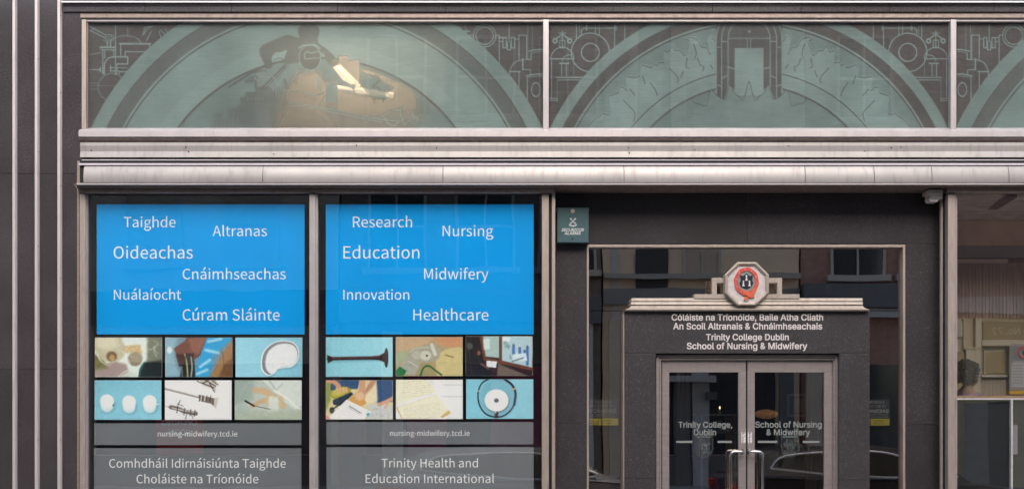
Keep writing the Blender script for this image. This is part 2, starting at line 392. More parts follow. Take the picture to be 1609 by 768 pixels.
# ================================================================== METAL CANOPY (sill, cove, canopy face)
can = thing('metal_canopy', 'long pale metal canopy moulding between the etched windows and the shop windows', 'canopy', (PX(860), 0, PZ(250)))
x0c, x1c = PX(124), PX(RX)
bm = B(); profile(bm, [(.05, 201.2), (.035, 201.4), (-.045, 205), (-.05, 206), (-.052, 214.5), (-.04, 216.5), (.0, 217), (.05, 217)], PX(123.5, -.05), x1c); obj('sill', bm, alu_hi, can)
bm = B(); profile(bm, [(-.028, 217.3), (-.028, 219), (.0, 222.4), (.06, 222.4), (.06, 217.3)], PX(126), x1c); obj('drip_moulding', bm, bronze, can)
bm = B(); profile(bm, [(.005, 223.3), (-.004, 224), (-.008, 229), (-.004, 238), (-.012, 245), (-.014, 247.3), (.06, 247.3), (.06, 223.3)], PX(126.5), x1c); obj('cove_band', bm, alu, can)
bm = B(); profile(bm, [(-.02, 250.6), (-.035, 250.8), (-.115, 257.8), (-.125, 259.2), (-.12, 260.2), (.05, 260.2), (.05, 250.6)], PX(131), x1c); obj('top_flashing', bm, mat('flashing', (.52, .475, .51), .4, .2, var=.06, vscale=8, stain=.15), can)
cj = [131, 413, 696, 980.5, 1265, 1373.5, 1464, 1585, 1730, RX]
for a, b in zip(cj, cj[1:]):
    d = random.uniform(-.001, .001)
    bm = B(); profile(bm, [(-.118 + d, 261.2), (-.128 + d, 263), (-.140 + d, 268), (-.147 + d, 275), (-.149 + d, 282), (-.145 + d, 286.6), (.05, 286.6), (.05, 261.2)], PX(a + .45, -.14), PX(b - .45, -.14)); obj('panel', bm, alu, can, smooth=True)
for fx, fy in ((143, 236), (292, 231), (296, 238), (686, 232), (988, 232), (989, 240), (1092, 235), (1359, 237), (1401, 232), (1416, 231), (430, 242), (1240, 229), (560, 228)):
    bm = B(); disc(bm, fx, fy, random.uniform(.7, 1.2), -.014, -.006, 8); obj('fixing', bm, mat('rusty fixing', (.09, .04, .025), .7), can)
bm = B(); box(bm, PX(131.5), x1c, -.10, .05, PZ(288.5, -.1), PZ(252, -.1)); obj('backing', bm, blackgap, can)
bm = B(); profile(bm, [(-.148, 287.6), (-.156, 288.1), (-.156, 290.2), (-.148, 290.8), (-.12, 290.8), (-.12, 287.6)], PX(130), x1c); obj('lower_lip', bm, alu_hi, can)
bm = B(); box(bm, PX(125), x1c, -.145, .23, PZ(290.4, -.14), PZ(289.4, -.14)); obj('soffit', bm, bronze, can)
for a, b in ((124, 131),):
    bm = B(); profile(bm, [(-.05, 253), (-.06, 290), (.05, 290), (.05, 253)], PX(124.5), PX(130.4)); obj('end_block', bm, bronze, can)
bm = B(); profile(bm, [(-.02, 291), (-.07, 291.5), (-.07, 295), (-.02, 296), (.06, 296), (.06, 291)], PX(123.5), PX(872)); obj('lower_moulding', bm, mat('moulding dark', (.30, .25, .23), .5, .3, var=.1), can)

# ================================================================== ETCHED TRANSOM WINDOWS
tr_names = [('etched arch window with two workmen and a crane scene, left of the white mullion', 137, 854),
            ('etched arch window with flames round a furnace door, above the entrance', 863.5, 1494.5),
            ('etched pipework window cut off by the right edge of the photo', 1503.5, RX)]
YT = .045
SYM = 1177.0
def pipework(P, f, v=.88, wd=1.35):
    """line work of the corner beside the flame window; f mirrors x"""
    L = lambda pts, w_=wd, a=1: P.line([(f(x), y) for x, y in pts], w_, (v, 1), a)
    C = lambda cx, cy, r, w_=wd: P.ring(f(cx), cy, r - w_ / 2, r + w_ / 2, (v, 1))
    C(928, 83, 30, 1.6); C(928, 83, 14, 1.6); C(884 - 11.5, 65, 3, 2.5); C(884 + 11.5, 65, 3, 2.5)
    L([(873, 63), (884, 54), (895, 63)], 1.8); L([(884, 50), (884, 75)], 1.6); L([(880, 64), (880, 76), (888, 76), (888, 64), (880, 64)]); L([(878, 53), (890, 53)])
    P.line([(f(884 + 18 * math.cos(a)), 93 - 18 * math.sin(a)) for a in np.linspace(0, math.pi, 18)], 1.4, (v, 1))
    L([(864, 93), (902, 93)], 1.6); L([(867, 95), (867, 155)]); L([(864, 155), (876, 155), (876, 158), (864, 158)])
    L([(880, 100), (894, 100)], 2); L([(883, 101), (883, 120)]); L([(890, 101), (890, 120)]); L([(875, 122), (918, 122)], 1.4); L([(876, 126), (915, 126)]); L([(876, 126), (876, 160)], 1, .7)
    P.line([(f(895 + 11 * math.cos(a)), 97 - 10 * math.sin(a)) for a in np.linspace(math.pi * .45, math.pi, 9)], 1.2, (v, 1))
    L([(906, 35), (906, 60)]); L([(911, 35), (911, 57)], 1, .7); L([(914, 55), (914, 48), (918, 45), (966, 45)], 1.4); L([(922, 38), (922, 48)], 2.2); L([(936, 35), (936, 55)]); L([(942, 35), (942, 56)])
    L([(966, 35), (966, 75)]); L([(968, 40), (968, 48)], 2); L([(982, 35), (982, 62)]); L([(902, 96), (902, 120)], 1, .6)
    L([(870, 145), (940, 145)], .9, .4)
def pipework2(P, f, v=.88, wd=1.35):
    """line work of the corner right of the workmen arch; f mirrors x"""
    L = lambda pts, w_=wd, a=1: P.line([(f(x), y) for x, y in pts], w_, (v, 1), a)
    C = lambda cx, cy, r, w_=wd: P.ring(f(cx), cy, r - w_ / 2, r + w_ / 2, (v, 1))
    C(761, 57, 17.5, 1.3); C(761, 57, 13.6, 1.3)
    L([(744, 56), (738, 56), (738, 66)]); L([(778, 56), (784, 56), (784, 106)]); L([(784, 60), (790, 60)]); L([(784, 66), (790, 66)])
    for x in (790, 803): L([(x, 60), (x + 5, 60), (x + 5, 76), (x, 76), (x, 60)])
    L([(799.5, 35), (799.5, 66)]); L([(797, 66), (797, 79), (802, 79), (802, 66)]); L([(809, 62), (815, 62)]); L([(815, 56), (815, 93), (815, 94)]); L([(815, 56), (827, 56), (827, 93)]); L([(829, 35), (829, 94)], 1, .8); L([(836, 35), (836, 80)], 1, .7)
    L(smooth([(831, 81), (842, 79), (853, 78)]), 1.8); L([(834, 84), (834, 94), (825, 94)]); L(smooth([(834, 84), (844, 82), (853, 81)]), 1)
    L([(821, 93), (821, 110)], 2.2); L(smooth([(801, 130), (801, 112), (808, 99), (822, 94)]), 1.4); L([(800, 113), (817, 113)], 1.8); L([(815, 112), (815, 137)]); L([(821, 110), (833, 110), (833, 117)], 1.2)
    L(smooth([(826, 120), (840, 117), (853, 117)]), 1.8); L([(828, 122), (828, 158)]); L(smooth([(828, 122), (842, 120), (853, 120)]), 1)
    m = np.abs(np.hypot((P.X - f(841.5)) / 6.8, (P.Y - 141) / 10.8) - 1) < .09; P.put(m.astype(float), (v, 1))
    L(smooth([(712, 44), (720, 42), (724, 48)]), 1, .7); L([(727, 50), (738, 50)], 2); L([(730, 38), (735, 64)], 1, .8); L([(724, 37), (724, 50)], 1, .6)
def arch(P, cx, cy, rs):
    for r0, r1, d, t in rs:
        dist = np.hypot(P.X - cx, P.Y - cy); m = np.clip((r1 - dist) / 1.2 + .5, 0, 1) * np.clip((dist - r0) / 1.2 + .5, 0, 1); P.put(m, (d, t))
BGD = .13
class Etch(Paint): pad = .93
def etch_workmen(x0, x1, f, figures=True):
    P = Etch(x0, x1, 33.5, 202, int((x1 - x0) * 1.05), 172, (BGD, .0), 2)
    c = f(497.5); yc = 363.2
    pipework2(P, f)
    L = lambda pts, w_=1.2, d=.6, t=1, a=1: P.line([(f(x), y) for x, y in pts], w_ * 1.25, (d * 1.4 if t else d, t), a)
    if figures:                                   # left corner: pump and vessel
        cond = 1
        P.ring(176, 137, 20.5, 22, (.6, .8)); 
        L([(140, 42), (167, 56)]); L([(140, 48), (165, 60)]); L([(142, 50), (150, 46)], 1)
        P.ring(171, 60, 4.6, 6, (.62, .8)); P.ring(171, 60, 1.8, 3, (.62, .8)); P.line(smooth([(163, 63), (167, 67), (172, 68), (179, 64), (178, 57), (174, 55)]), 1.2, (.55, .8))
        L([(169, 67), (169, 73)], 1.4); L([(174, 67), (174, 73)], 1.4); L([(158, 75), (182, 75)], 2); L([(158, 79), (182, 79)], 1.2); L([(162, 80), (162, 116)]); L([(165, 80), (165, 92)]); L([(179, 80), (179, 90)], 1)
        P.line([(206.5 - 25 + 24 * math.cos(a) + 16, 69 - 12 * math.sin(a)) for a in np.linspace(.1, math.pi - .1, 20)], 1.4, (.58, .8))
        L([(189, 69.5), (237, 69.5)], 2); L([(190, 71), (190, 88)]); L([(235, 71), (235, 82)]); L([(197, 82), (230, 82)], 1.2); L([(197, 82), (197, 88)])
        L(smooth([(164, 117), (165, 100), (171, 92), (181, 90)]), 1.5); L([(181, 90), (201, 90), (201, 101), (184, 101), (184, 117)], 1.5)
        L([(174, 107), (200, 107)], 1.2); L([(174, 103), (174, 112), (188, 112), (188, 117)], 1.2); L([(140, 110), (158, 110)], 1.2); L([(158, 107), (158, 113)], 1.6); L([(188, 113), (199, 113)], 1.4)
        L([(182, 40), (182, 118)], 1.2, .5); L([(201, 35), (201, 58)], 1, .4); L([(139, 87), (160, 83)], 1, .5); L([(140, 131), (155, 131)], 1, .4); L([(140, 140), (153, 140)], 1, .4); L([(140, 135), (252, 135)], .8, .32)
        L([(225, 56), (232, 46), (240, 42), (228, 44), (225, 56)], 1.2, .5); L([(250, 50), (255, 64), (265, 60), (252, 48)], 1.2, .5); L([(259, 46), (270, 60)], 1, .4); L([(231, 64), (238, 50)], 1.2, .5)
        L([(139.5, 36), (139.5, 180)], 1, .4)
    arch(P, c, yc, [(367, 389.5, .80, .55), (344.5, 367, .33, .3), (0, 344.5, .74, .72), (342.6, 345.4, .8, .95), (340.2, 342.2, .05, 0)])
    P.ring(c, yc, 366, 368, (.14, 0), .8)
    arch(P, c, yc, [(272, 296, .80, .95), (0, 272, .70, .35), (270, 273.2, .15, 0)])
    if figures:
        dk = (.27, .15)
        T2 = lambda pts: [(400 + x / 3.49, y / 3.49) for x, y in pts]     # traced proportions
        # city skyline
        P.poly([(331, 200), (331, 192), (336, 192), (336, 178), (350, 176), (350, 188), (358, 188), (358, 168), (372, 170), (380, 160), (388, 160), (392, 150), (420, 152), (440, 150), (450, 160), (452, 200)], (.34, .2), .9, 3)
        for k in range(7): P.poly([(334 + k * 6.3, 200), (334 + k * 6.3, 172 + (k * 7) % 16), (337 + k * 6.3, 172 + (k * 7) % 16), (337 + k * 6.3, 200)], (.55, .5), .6)
        P.poly([(386, 150), (386, 144), (400, 144), (402, 137), (425, 137), (432, 145), (436, 160), (378, 162), (377, 152), (382, 152)], dk, .8)
        for k in range(5): P.poly([(388 + k * 6, 158), (388 + k * 6, 153), (391 + k * 6, 153), (391 + k * 6, 158)], (.55, .5), .7)
        L([(402, 138), (402, 128)], 2.2, .2, 0); P.poly([(384, 128), (394, 120), (402, 126), (396, 131), (386, 131)], dk, .7); L(smooth([(395, 123), (402, 119), (405, 124)]), 1.4, .2, 0)
        L([(410, 140), (448, 103)], 2.2, .15, 0); L([(414, 142), (452, 104)], 1.2, .15, 0); L([(428, 120), (452, 150)], 1, .65, 1); L([(452, 150), (448, 112)], 1, .65, 1); L([(430, 142), (446, 120)], 1, .65, 1)
        for k in range(4): L([(431 + k * 4, 136), (433 + k * 4, 150)], 1, .2, 0)
        P.poly([(445, 124), (450, 124), (454, 140), (450, 145), (447, 138)], dk, .85)
        # leaning man
        man = smooth([(484, 36.5), (474, 40), (468, 50), (471, 60), (466, 60), (452, 56), (437, 61), (418, 69), (409, 76), (408, 86), (414, 98), (417, 107), (422, 109), (428, 104), (427, 92), (432, 84), (443, 82), (451, 80), (446, 100), (470, 99), (500, 98), (507, 83), (512, 93), (519, 103), (527, 106), (533, 102), (526, 90), (514, 78), (502, 70), (499, 62), (502, 50), (497, 40), (484, 36.5)], 4)
        P.poly(man, dk, 1, .5)
        P.line(smooth([(424, 107), (412, 106), (402, 108), (397, 112), (400, 115), (408, 112), (418, 112)]), 2.6, dk, .9)
        P.line(smooth([(431, 95), (440, 92), (446, 95)]), 1.8, dk, .8)
        # rod swinging through light
        L([(417, 104), (392, 117), (360, 137)], 2.4, .18, 0)
        # second man: goggles, coat
        coat = [(472, 112), (480, 116), (496, 112), (505, 118), (508, 131), (516, 127), (522, 131), (529, 128), (530, 160), (512, 160), (510, 180), (530, 200), (430, 200), (440, 182), (452, 165), (452, 148), (462, 120)]
        P.poly([(440, 150), (470, 125), (520, 140), (560, 150), (650, 150), (665, 185), (640, 204), (430, 204), (425, 185)], (.3, .3, .55), .85, 8)
        P.poly(coat, (.12, 0, .34), .9, 4.0)
        P.poly([(512, 132), (530, 128), (530, 160), (512, 160)], (.75, .6), .9)
        P.ell(487, 92, 16, 19, (.16, .1), .95, .5)
        h = [(487 + 17 * math.cos(a), 91 + 20 * math.sin(a)) for a in np.linspace(-math.pi, math.pi, 30)]; P.line(h, 1.3, (.75, 1))
        P.line(smooth([(478, 86), (482, 82), (490, 84), (498, 82), (504, 84), (503, 91), (492, 92), (480, 93), (478, 86)]), 1.4, (.8, 1)); P.line(smooth([(482, 108), (490, 112), (500, 106)]), 1.2, (.7, 1)); L([(470, 76), (476, 72), (495, 71), (503, 77)], 1.3, .8, 1)
        L([(500, 120), (500, 140)], 1.1, .7, 1); L([(503, 120), (503, 142)], 1.1, .7, 1); L(smooth([(450, 142), (475, 144), (495, 150), (512, 145)]), 1, .7, .5); L(smooth([(480, 152), (492, 148), (496, 157)]), 1, .7, .5); L([(511, 150), (501, 166)], 1, .6, .4)
        for k in range(4): P.ring(467 - k * .8, 112 + k * 6, 2, 3, (.6, .8))
        # beams, machinery on the right
        P.poly([(522, 106), (532, 103), (545, 116), (558, 130), (553, 134), (538, 126)], (.03, 0, .12), 1, .6)
        P.poly([(530, 134), (552, 138), (556, 143), (531, 140)], (.03, 0, .12), 1, .6); P.poly([(570, 141), (610, 148), (612, 152), (571, 147)], (.03, 0, .12), 1, .6)
        P.ell(566, 141, 9.5, 8.5, (.12, 0, .3), .9, 1)
        P.poly([(531, 88), (546, 88), (548, 96), (565, 94), (566, 118), (562, 140), (548, 124), (535, 108)], (.16, 0, .45), .8, 1)
        P.poly([(568, 108), (580, 110), (612, 124), (630, 131), (642, 138), (650, 146), (654, 158), (652, 172), (640, 178), (626, 168), (610, 176), (560, 182), (531, 175), (531, 142), (560, 150), (612, 156), (608, 146), (618, 138), (600, 128), (578, 118), (572, 128), (566, 126)], (.16, 0, .42), .8, 2)
        P.poly([(566, 112), (606, 130), (606, 158), (576, 146), (566, 132)], (.72, .4), .8, .6)
        P.line(smooth([(585, 121), (592, 120), (596, 126), (588, 134), (586, 137), (594, 138), (596, 142)]), 3, (.15, 0), .85)
        L([(584, 155), (602, 155), (602, 160)], 1.8, .2, 0); L([(588, 155), (588, 161)], 1.8, .2, 0)
        L(smooth([(455, 160), (500, 168), (560, 180), (600, 188), (625, 190)]), 1.1, .66, .9); L(smooth([(450, 166), (500, 172), (560, 184), (600, 192)]), 1, .6, .8)
        blob = [(618 + 14 * math.cos(a) + 2 * math.sin(5 * a), 184 + 12 * math.sin(a) + 1.6 * math.cos(4 * a)) for a in np.linspace(0, 2 * math.pi, 40)]; P.line(blob, 1.2, (.75, 1))
        P.line(smooth([(628, 172), (634, 166), (640, 172), (648, 174), (648, 182), (656, 186), (652, 194), (642, 190), (636, 196), (632, 188)]), 1.2, (.75, 1)); P.line(smooth([(570, 186), (576, 182), (580, 188), (574, 192), (570, 186)]), 1, (.7, 1)); L([(440, 196), (450, 180)], 1, .7, .8)
        L([(500, 178), (512, 190)], 1, .6, .7)
    # dull vertical streaks in the old frosting
    for k in range(26):
        xx = x0 + random.random() * (x1 - x0); P.line([(xx, 34), (xx + random.uniform(-2, 2), 201)], random.choice([1, 2, 3]), (.95, .9), random.uniform(.02, .09))
    return P.out()
def etch_flames(x0, x1):
    P = Etch(x0, x1, 33.5, 202, int((x1 - x0) * 1.05), 172, (BGD, .0), 2)
    pipework(P, lambda x: x); pipework(P, lambda x: 2 * SYM - x)
    arch(P, SYM, 346, [(327, 344, .80, .6), (310.5, 327, .18, .1), (0, 310.5, .72, .3), (308.6, 311, .8, .95), (306.2, 308.2, .05, 0)])
    # flame bodies a little paler than the ground, then the carved outline (dark edge with light companion)
    fl = [(926, 197), (934, 188), (944, 182), (946, 178), (957, 180), (959, 170), (958, 160), (957, 152), (966, 148), (972, 146), (973, 139), (979, 137), (985, 142), (984, 130), (984, 121), (994, 122), (1004, 121), (1005, 112), (1008, 103), (1014, 104), (1024, 107), (1026, 100), (1032, 104), (1035, 99), (1043, 99)]
    fl2 = [(1044, 80), (1050, 82), (1056, 72), (1061, 80), (1068, 80), (1076, 88), (1080, 78), (1084, 66), (1078, 62), (1086, 60), (1096, 64), (1102, 74), (1110, 76), (1116, 86), (1113, 74), (1112, 60), (1120, 49), (1119, 58), (1124, 66)]
    for f in (lambda x: x, lambda x: 2 * SYM - x):
        body = [(f(x), y) for x, y in smooth(fl, 3) + [(1043, 80)] + smooth(fl2, 5) + [(1124, 200), (926, 200)]]
        P.poly(body, (.78, 1.0), .85)
        for q, n_ in ((fl, 3), (fl2, 6)):
            P.line([(f(x), y) for x, y in smooth(q, n_)], 1.6, (.15, 0), .85); P.line([(f(x) , y - 1.6) for x, y in smooth(q, n_)], 1.2, (1, 1.3), .7)
        for s_ in ([(1052, 108), (1062, 118), (1066, 126), (1064, 130)], [(1022, 130), (1030, 142), (1033, 150)], [(980, 158), (990, 168), (998, 178), (996, 190)], [(1080, 92), (1078, 104), (1082, 108)], [(1096, 92), (1100, 102), (1106, 106), (1104, 112)], [(1074, 112), (1070, 122)], [(990, 140), (998, 150)], [(1010, 120), (1014, 132)], [(1116, 102), (1120, 108)], [(1090, 70), (1094, 84), (1092, 92)]):
            P.line([(f(x), y) for x, y in smooth(s_)], 1.6, (.1, 0), .8); P.line([(f(x + 1.6), y) for x, y in smooth(s_)], .9, (.85, 1), .4)
    arch(P, SYM, 346, [(213, 233.5, .80, .85), (0, 213, .74, .25), (232, 234, .8, 1), (234, 235.6, .1, 0), (211, 213.6, .15, 0)])
    # furnace door
    hw = 52; top = 30
    def archp(hw_, ycap, yb): return [(SYM - hw_, yb)] + [(SYM + hw_ * math.cos(a), ycap - hw_ * math.sin(a)) for a in np.linspace(math.pi, 0, 30)] + [(SYM + hw_, yb)]
    P.poly([(SYM - 52, 148), (SYM - 45, 156), (SYM - 40, 158), (SYM - 32, 134), (SYM - 18, 145), (SYM + 18, 145), (SYM + 32, 134), (SYM + 40, 158), (SYM + 45, 156), (SYM + 52, 148), (SYM + 52, 30), (SYM - 52, 30)], (.20, 0))
    for hw_, yc_, yb in ((51.5, 62, 152), (43, 62, 158), (33, 62, 138)):
        P.line([p for p in archp(hw_, yc_, yb)], 1.5, (.75, .85))
    P.line([(SYM - 33, 61), (SYM + 33, 61)], 1.4, (.75, .85))
    for a in (-1, 1):
        P.line([(SYM + a * 51, 75), (SYM + a * 43, 75)], 1.4, (.75, .85)); P.line([(SYM + a * 43, 66), (SYM + a * 34, 66)], 1.4, (.75, .85)); P.line([(SYM + a * 33, 106), (SYM + a * 22, 109)], 1.4, (.75, .85)); P.line([(SYM + a * 42, 123), (SYM + a * 34, 119)], 1.4, (.75, .85)); P.line([(SYM + a * 51, 133), (SYM + a * 43, 136)], 1.4, (.75, .85)); P.line([(SYM + a * 2.6, 61), (SYM + a * 2.6, 76)], 1.2, (.75, .85))
    P.ell(SYM + .5, 50.5, 2.4, 2.4, (.75, .85), .8)
    P.poly([(SYM - 22, 77), (SYM + 22, 77), (SYM + 22, 150), (SYM - 22, 150)], (.80, .8)); P.line([(SYM - 22, 77), (SYM + 22, 77), (SYM + 22, 148)], 1, (.85, 1)); P.line([(SYM - 22, 77), (SYM - 22, 148)], 1, (.85, 1))
    inner = [(1086, 156), (1092, 162), (1100, 164), (1110, 166), (1114, 150), (1118, 142), (1124, 148), (1132, 154), (1140, 156), (1143, 146), (1147, 134), (1152, 144), (1160, 152), (1168, 158), (1172, 146), (1177, 128), (1182, 146), (1188, 154), (1194, 150)]
    P.poly([(1086, 200)] + smooth(inner, 4) + [(2 * SYM - x, y) for x, y in smooth(inner, 4)[::-1]] + [(2 * SYM - 1086, 200)], (.74, .35), .95)
    for f in (lambda x: x, lambda x: 2 * SYM - x):
        P.line([(f(x), y) for x, y in smooth(inner, 4)], 1.6, (.2, 0), .8); P.line([(f(x), y + 1.4) for x, y in smooth(inner, 4)], .9, (.85, 1), .35)
        for q in ([(1148, 156), (1146, 172), (1150, 186)], [(1090, 166), (1094, 180), (1088, 190)], [(1170, 164), (1164, 174)], [(1128, 158), (1124, 178)], [(1060, 180), (1080, 180), (1100, 188)]):
            P.line([(f(x), y) for x, y in smooth(q)], 1, (.85, 1), .4)
    for k in range(24):
        xx = x0 + random.random() * (x1 - x0); P.line([(xx, 34), (xx + random.uniform(-2, 2), 201)], random.choice([1, 2, 3]), (.95, .9), random.uniform(.02, .08))
    return P.out()
etchf = [lambda a, b: etch_workmen(a, b, lambda x: x), etch_flames, lambda a, b: etch_workmen(a, b, lambda x: 2 * SYM - x, False)]
seams = [[313, 676], [1040], [1600, 1740]]
for (lb, a, b), ef, sm in zip(tr_names, etchf, seams):
    t = thing('etched_window', lb, 'window', (PX((a + b) / 2), YT, PZ(203)), 'etched windows over the canopy')
    cuts = [a] + sm + [b]
    for c0, c1 in zip(cuts, cuts[1:]):
        pane((c0 + (.25 if c0 != a else 0), c1 - (.25 if c1 != b else 0), 33, 202, YT), t, glass_t)
    bx = b if b < 1600 else 1700
    grid_sheet('etching', ef(a, bx), a, bx, 33.5, 202, YT + .0105, em, t, drop=.02)
    bm = B(); profile(bm, [(.0, 21.5), (-.012, 23), (-.012, 28), (.004, 30.4), (.06, 30.4), (.06, 21.5)], PX(a - 10 if a < 200 else a - 4.5), PX(b + 4.5 if b < 1600 else b)); obj('head_rail', bm, bronze, t)
    bm = B(); pbox(bm, a - 2, b + 2, 31, 34.2, .012, .055, .002); obj('glazing_bead', bm, alu_hi, t)
    if a < 200: bm = B(); pbox(bm, 126.5, 135.2, 30.8, 203, .0, .06, .004); obj('jamb', bm, bronze_lt, t); bm = B(); pbox(bm, 135.6, 138, 30.8, 203, .022, .06); obj('jamb_bead', bm, bronze, t)
    if b < 1600: bm = B(); pbox(bm, b - .6, b + 8.4, 31, 206, -.012, .06, .005); obj('mullion', bm, alu_hi, t)
# void behind the transoms, with the lamp that shows warm behind the workmen
cv = thing('transom_void', 'grey plastered void behind the etched windows', 'ceiling void', (PX(1000), .7, PZ(200)))
plast = mat('grey plaster', (.20, .185, .18), .9, var=.1, vscale=2)
zt, zb_ = PZ(20), PZ(212)
bm = B(); box(bm, XL, XR, 1.15, 1.2, zb_, 6.28); obj('back_wall', bm, plast, cv)
bm = B(); box(bm, XL, XR, .07, 1.15, zb_ - .05, zb_); obj('ledge', bm, plast, cv)
bm = B(); box(bm, XL, XR, .07, 1.15, 6.2, 6.28); obj('ceiling', bm, plast, cv)
lamp = thing('strip_lamp', 'warm strip lamp glowing behind the etched workmen window', 'lamp', (PX(548, .75), .75, PZ(140, .75)))
bm = B(); ex, ez = PX(545, .7), PZ(128, .7)
tube(bm, [(PX(519, .55), .55, PZ(100, .55)), (PX(560, .6), .6, PZ(140, .6))], .07, 12); obj('tube', bm, mat('warm lamp', (1.0, .82, .6), .5, emit=.45), lamp)
bm = B(); tube(bm, [(PX(525, .55), .55, PZ(137, .55)), (PX(618, .62), .62, PZ(150, .62))], .03, 12); obj('tube', bm, MATS['warm lamp'], lamp)
bm = B(); box(bm, PX(400, .9), PX(700, .9), .9, .93, PZ(206, .9), PZ(60, .9), .01); obj('reflector', bm, mat('cream reflector', (.62, .57, .50), .8), lamp)

ls = thing('added_lamp', 'unseen warm lamp added in the void to brighten the reflector behind the workmen', 'lamp', (PX(560, .5), .5, 6.18))  # unseen lamp added above the panes to light the reflector board
bm = B(); box(bm, PX(440, .5), PX(690, .5), .24, .45, 6.182, 6.199); obj('fill_light', bm, mat('strip diffuser', (1, .84, .66), .5, emit=11.0), ls)
# ================================================================== SHOP WINDOWS (lower left)
def shopwin(lb, a, b, group='shop windows either side of the entrance'): return thing('shop_window', lb, 'window', (PX((a + b) / 2), .05, PZ(768)), group)
YG = .05
w1 = shopwin('tall shop window beside the fluted pier, holding the Irish posters', 137, 487)
w2 = shopwin('tall shop window beside the entrance, holding the English posters', 499, 852)
BOT = 905
pane((137, 487, 303, BOT, YG), w1, glass); pane((498, 852, 303, BOT, YG), w2, glass)
for t, a, b in ((w1, 124, 492.7), (w2, 492.9, 871)):
    bm = B(); profile(bm, [(-.01, 296.2), (-.02, 298), (-.014, 302), (.006, 304.4), (.07, 304.4), (.07, 296.2)], PX(a), PX(b)); obj('head_rail', bm, bronze, t)
    bm = B(); box(bm, PX(a), PX(b), -.01, .07, .1, PZ(BOT - 4)); obj('sill', bm, granite, t)
bm = B(); pbox(bm, 125, 134.5, 304.8, BOT, -.005, .06, .006); obj('jamb', bm, bronze_lt, w1)
bm = B(); pbox(bm, 134.9, 137.4, 304.8, BOT, .015, .06, .002); obj('jamb_bead', bm, alu_hi, w1)
bm = B(); pbox(bm, 121, 124.3, 296, BOT, -.006, .06, .002); obj('jamb_bead', bm, bronze, w1)
bm = B(); pbox(bm, 486, 495.8, 305, BOT, -.022, .06, .006); obj('mullion', bm, alu_hi, w2)
bm = B(); pbox(bm, 496.3, 499.2, 305, BOT, -.004, .06, .003); obj('mullion_bead', bm, alu_hi, w2)
bm = B(); pbox(bm, 851.5, 862.5, 305, BOT, -.01, .06, .005); obj('jamb', bm, bronze_lt, w2)
bm = B(); pbox(bm, 863, 866.5, 303, BOT, .03, .2); obj('jamb_channel', bm, blackgap, w2)
bm = B(); pbox(bm, 867, 872.5, 300, BOT, .0, .22, .006); obj('corner_post', bm, bronze_lt, w2)
# display case behind
case = thing('display_case', 'dark lined display case behind the posters', 'display case', (PX(495), .6, 0))
dark = mat('dark lining', (.030, .025, .026), .7, var=.2, vscale=5)
bm = B(); box(bm, PX(120), PX(866), .75, .80, .1, PZ(296)); obj('back_panel', bm, dark, case)
bm = B(); box(bm, PX(117), PX(122), .07, .74, .1, PZ(296)); obj('side_panel', bm, dark, case)
bm = B(); box(bm, PX(863), PX(867.5), .23, .74, .1, PZ(296)); obj('side_panel', bm, dark, case)
bm = B(); box(bm, PX(120), PX(866), .07, .75, PZ(296), PZ(294)); obj('top_panel', bm, dark, case)
bm = B(); box(bm, PX(120), PX(866), .07, .75, .1, .45); obj('plinth', bm, dark, case)

# ================================================================== POSTERS
YP = .085
white = mat('poster white', (.95, .96, .97), .6, spec=.15)
blue = mat('poster blue', (.0, .38, .90), .6, spec=.12, var=.03, vscale=2)
grey = mat('poster grey', (.20, .218, .235), .6, spec=.15, var=.03, vscale=3)
def sheet(name, lb, a, b, c, d, m, group, words=(), cat='poster', font=F_HUM, off=0.0):
    t = thing(name, lb, cat, (PX((a + b) / 2, YP), YP, PZ(d, YP)), group)
    bm = B(); pbox(bm, a, b, c, d, YP, YP + .006, .0008); obj('sheet', bm, m, t)
    for s, x0, x1, yb in words: text(s, font, x0, x1, yb, YP - .0008, white, t, off=off)
    return t
sheet('blue_poster', 'bright blue poster with Irish words from Taighde to Cúram Sláinte', 152, 478.5, 321, 525, blue, 'blue word posters',
      [('Taighde', 194.5, 276, 357), ('Altranas', 334, 419.5, 371), ('Oideachas', 178.5, 303, 406), ('Cnáimhseachas', 287, 449, 438.5), ('Nuálaíocht', 179, 284.5, 470.5), ('Cúram Sláinte', 287, 439.5, 503)])
sheet('blue_poster', 'bright blue poster with English words from Research to Healthcare', 512, 838.5, 321, 525, blue, 'blue word posters',
      [('Research', 554.5, 647.5, 357), ('Nursing', 695.5, 775, 371), ('Education', 539.5, 659, 406), ('Midwifery', 666.5, 767.5, 438.5), ('Innovation', 539.5, 643, 470.5), ('Healthcare', 649.5, 767.5, 503)])
sheet('web_address_poster', 'narrow grey web address strip in the window beside the fluted pier', 148, 473.5, 664.5, 698.5, grey, 'grey web address strips', [('nursing-midwifery.tcd.ie', 248, 373, 685)])
sheet('web_address_poster', 'narrow grey web address strip in the window beside the entrance', 513, 838, 662.5, 697.5, grey, 'grey web address strips', [('nursing-midwifery.tcd.ie', 613, 738, 684)])
sheet('conference_poster', 'large grey poster lettered Comhdháil Idirnáisiúnta Taighde', 147.5, 473.5, 703.5, 860, grey, 'grey conference posters', [('Comhdháil Idirnáisiúnta Taighde', 171.5, 449, 734), ('Choláiste na Tríonóide', 214.5, 406, 758.5), ('agus Sláinte', 200, 300, 783)])
sheet('conference_poster', 'large grey poster lettered Trinity Health and Education International', 513, 838.5, 702, 860, grey, 'grey conference posters', [('Trinity Health and', 599.5, 751, 733.5), ('Education International', 574.5, 776.5, 758), ('Research Conference', 585, 765, 783)])

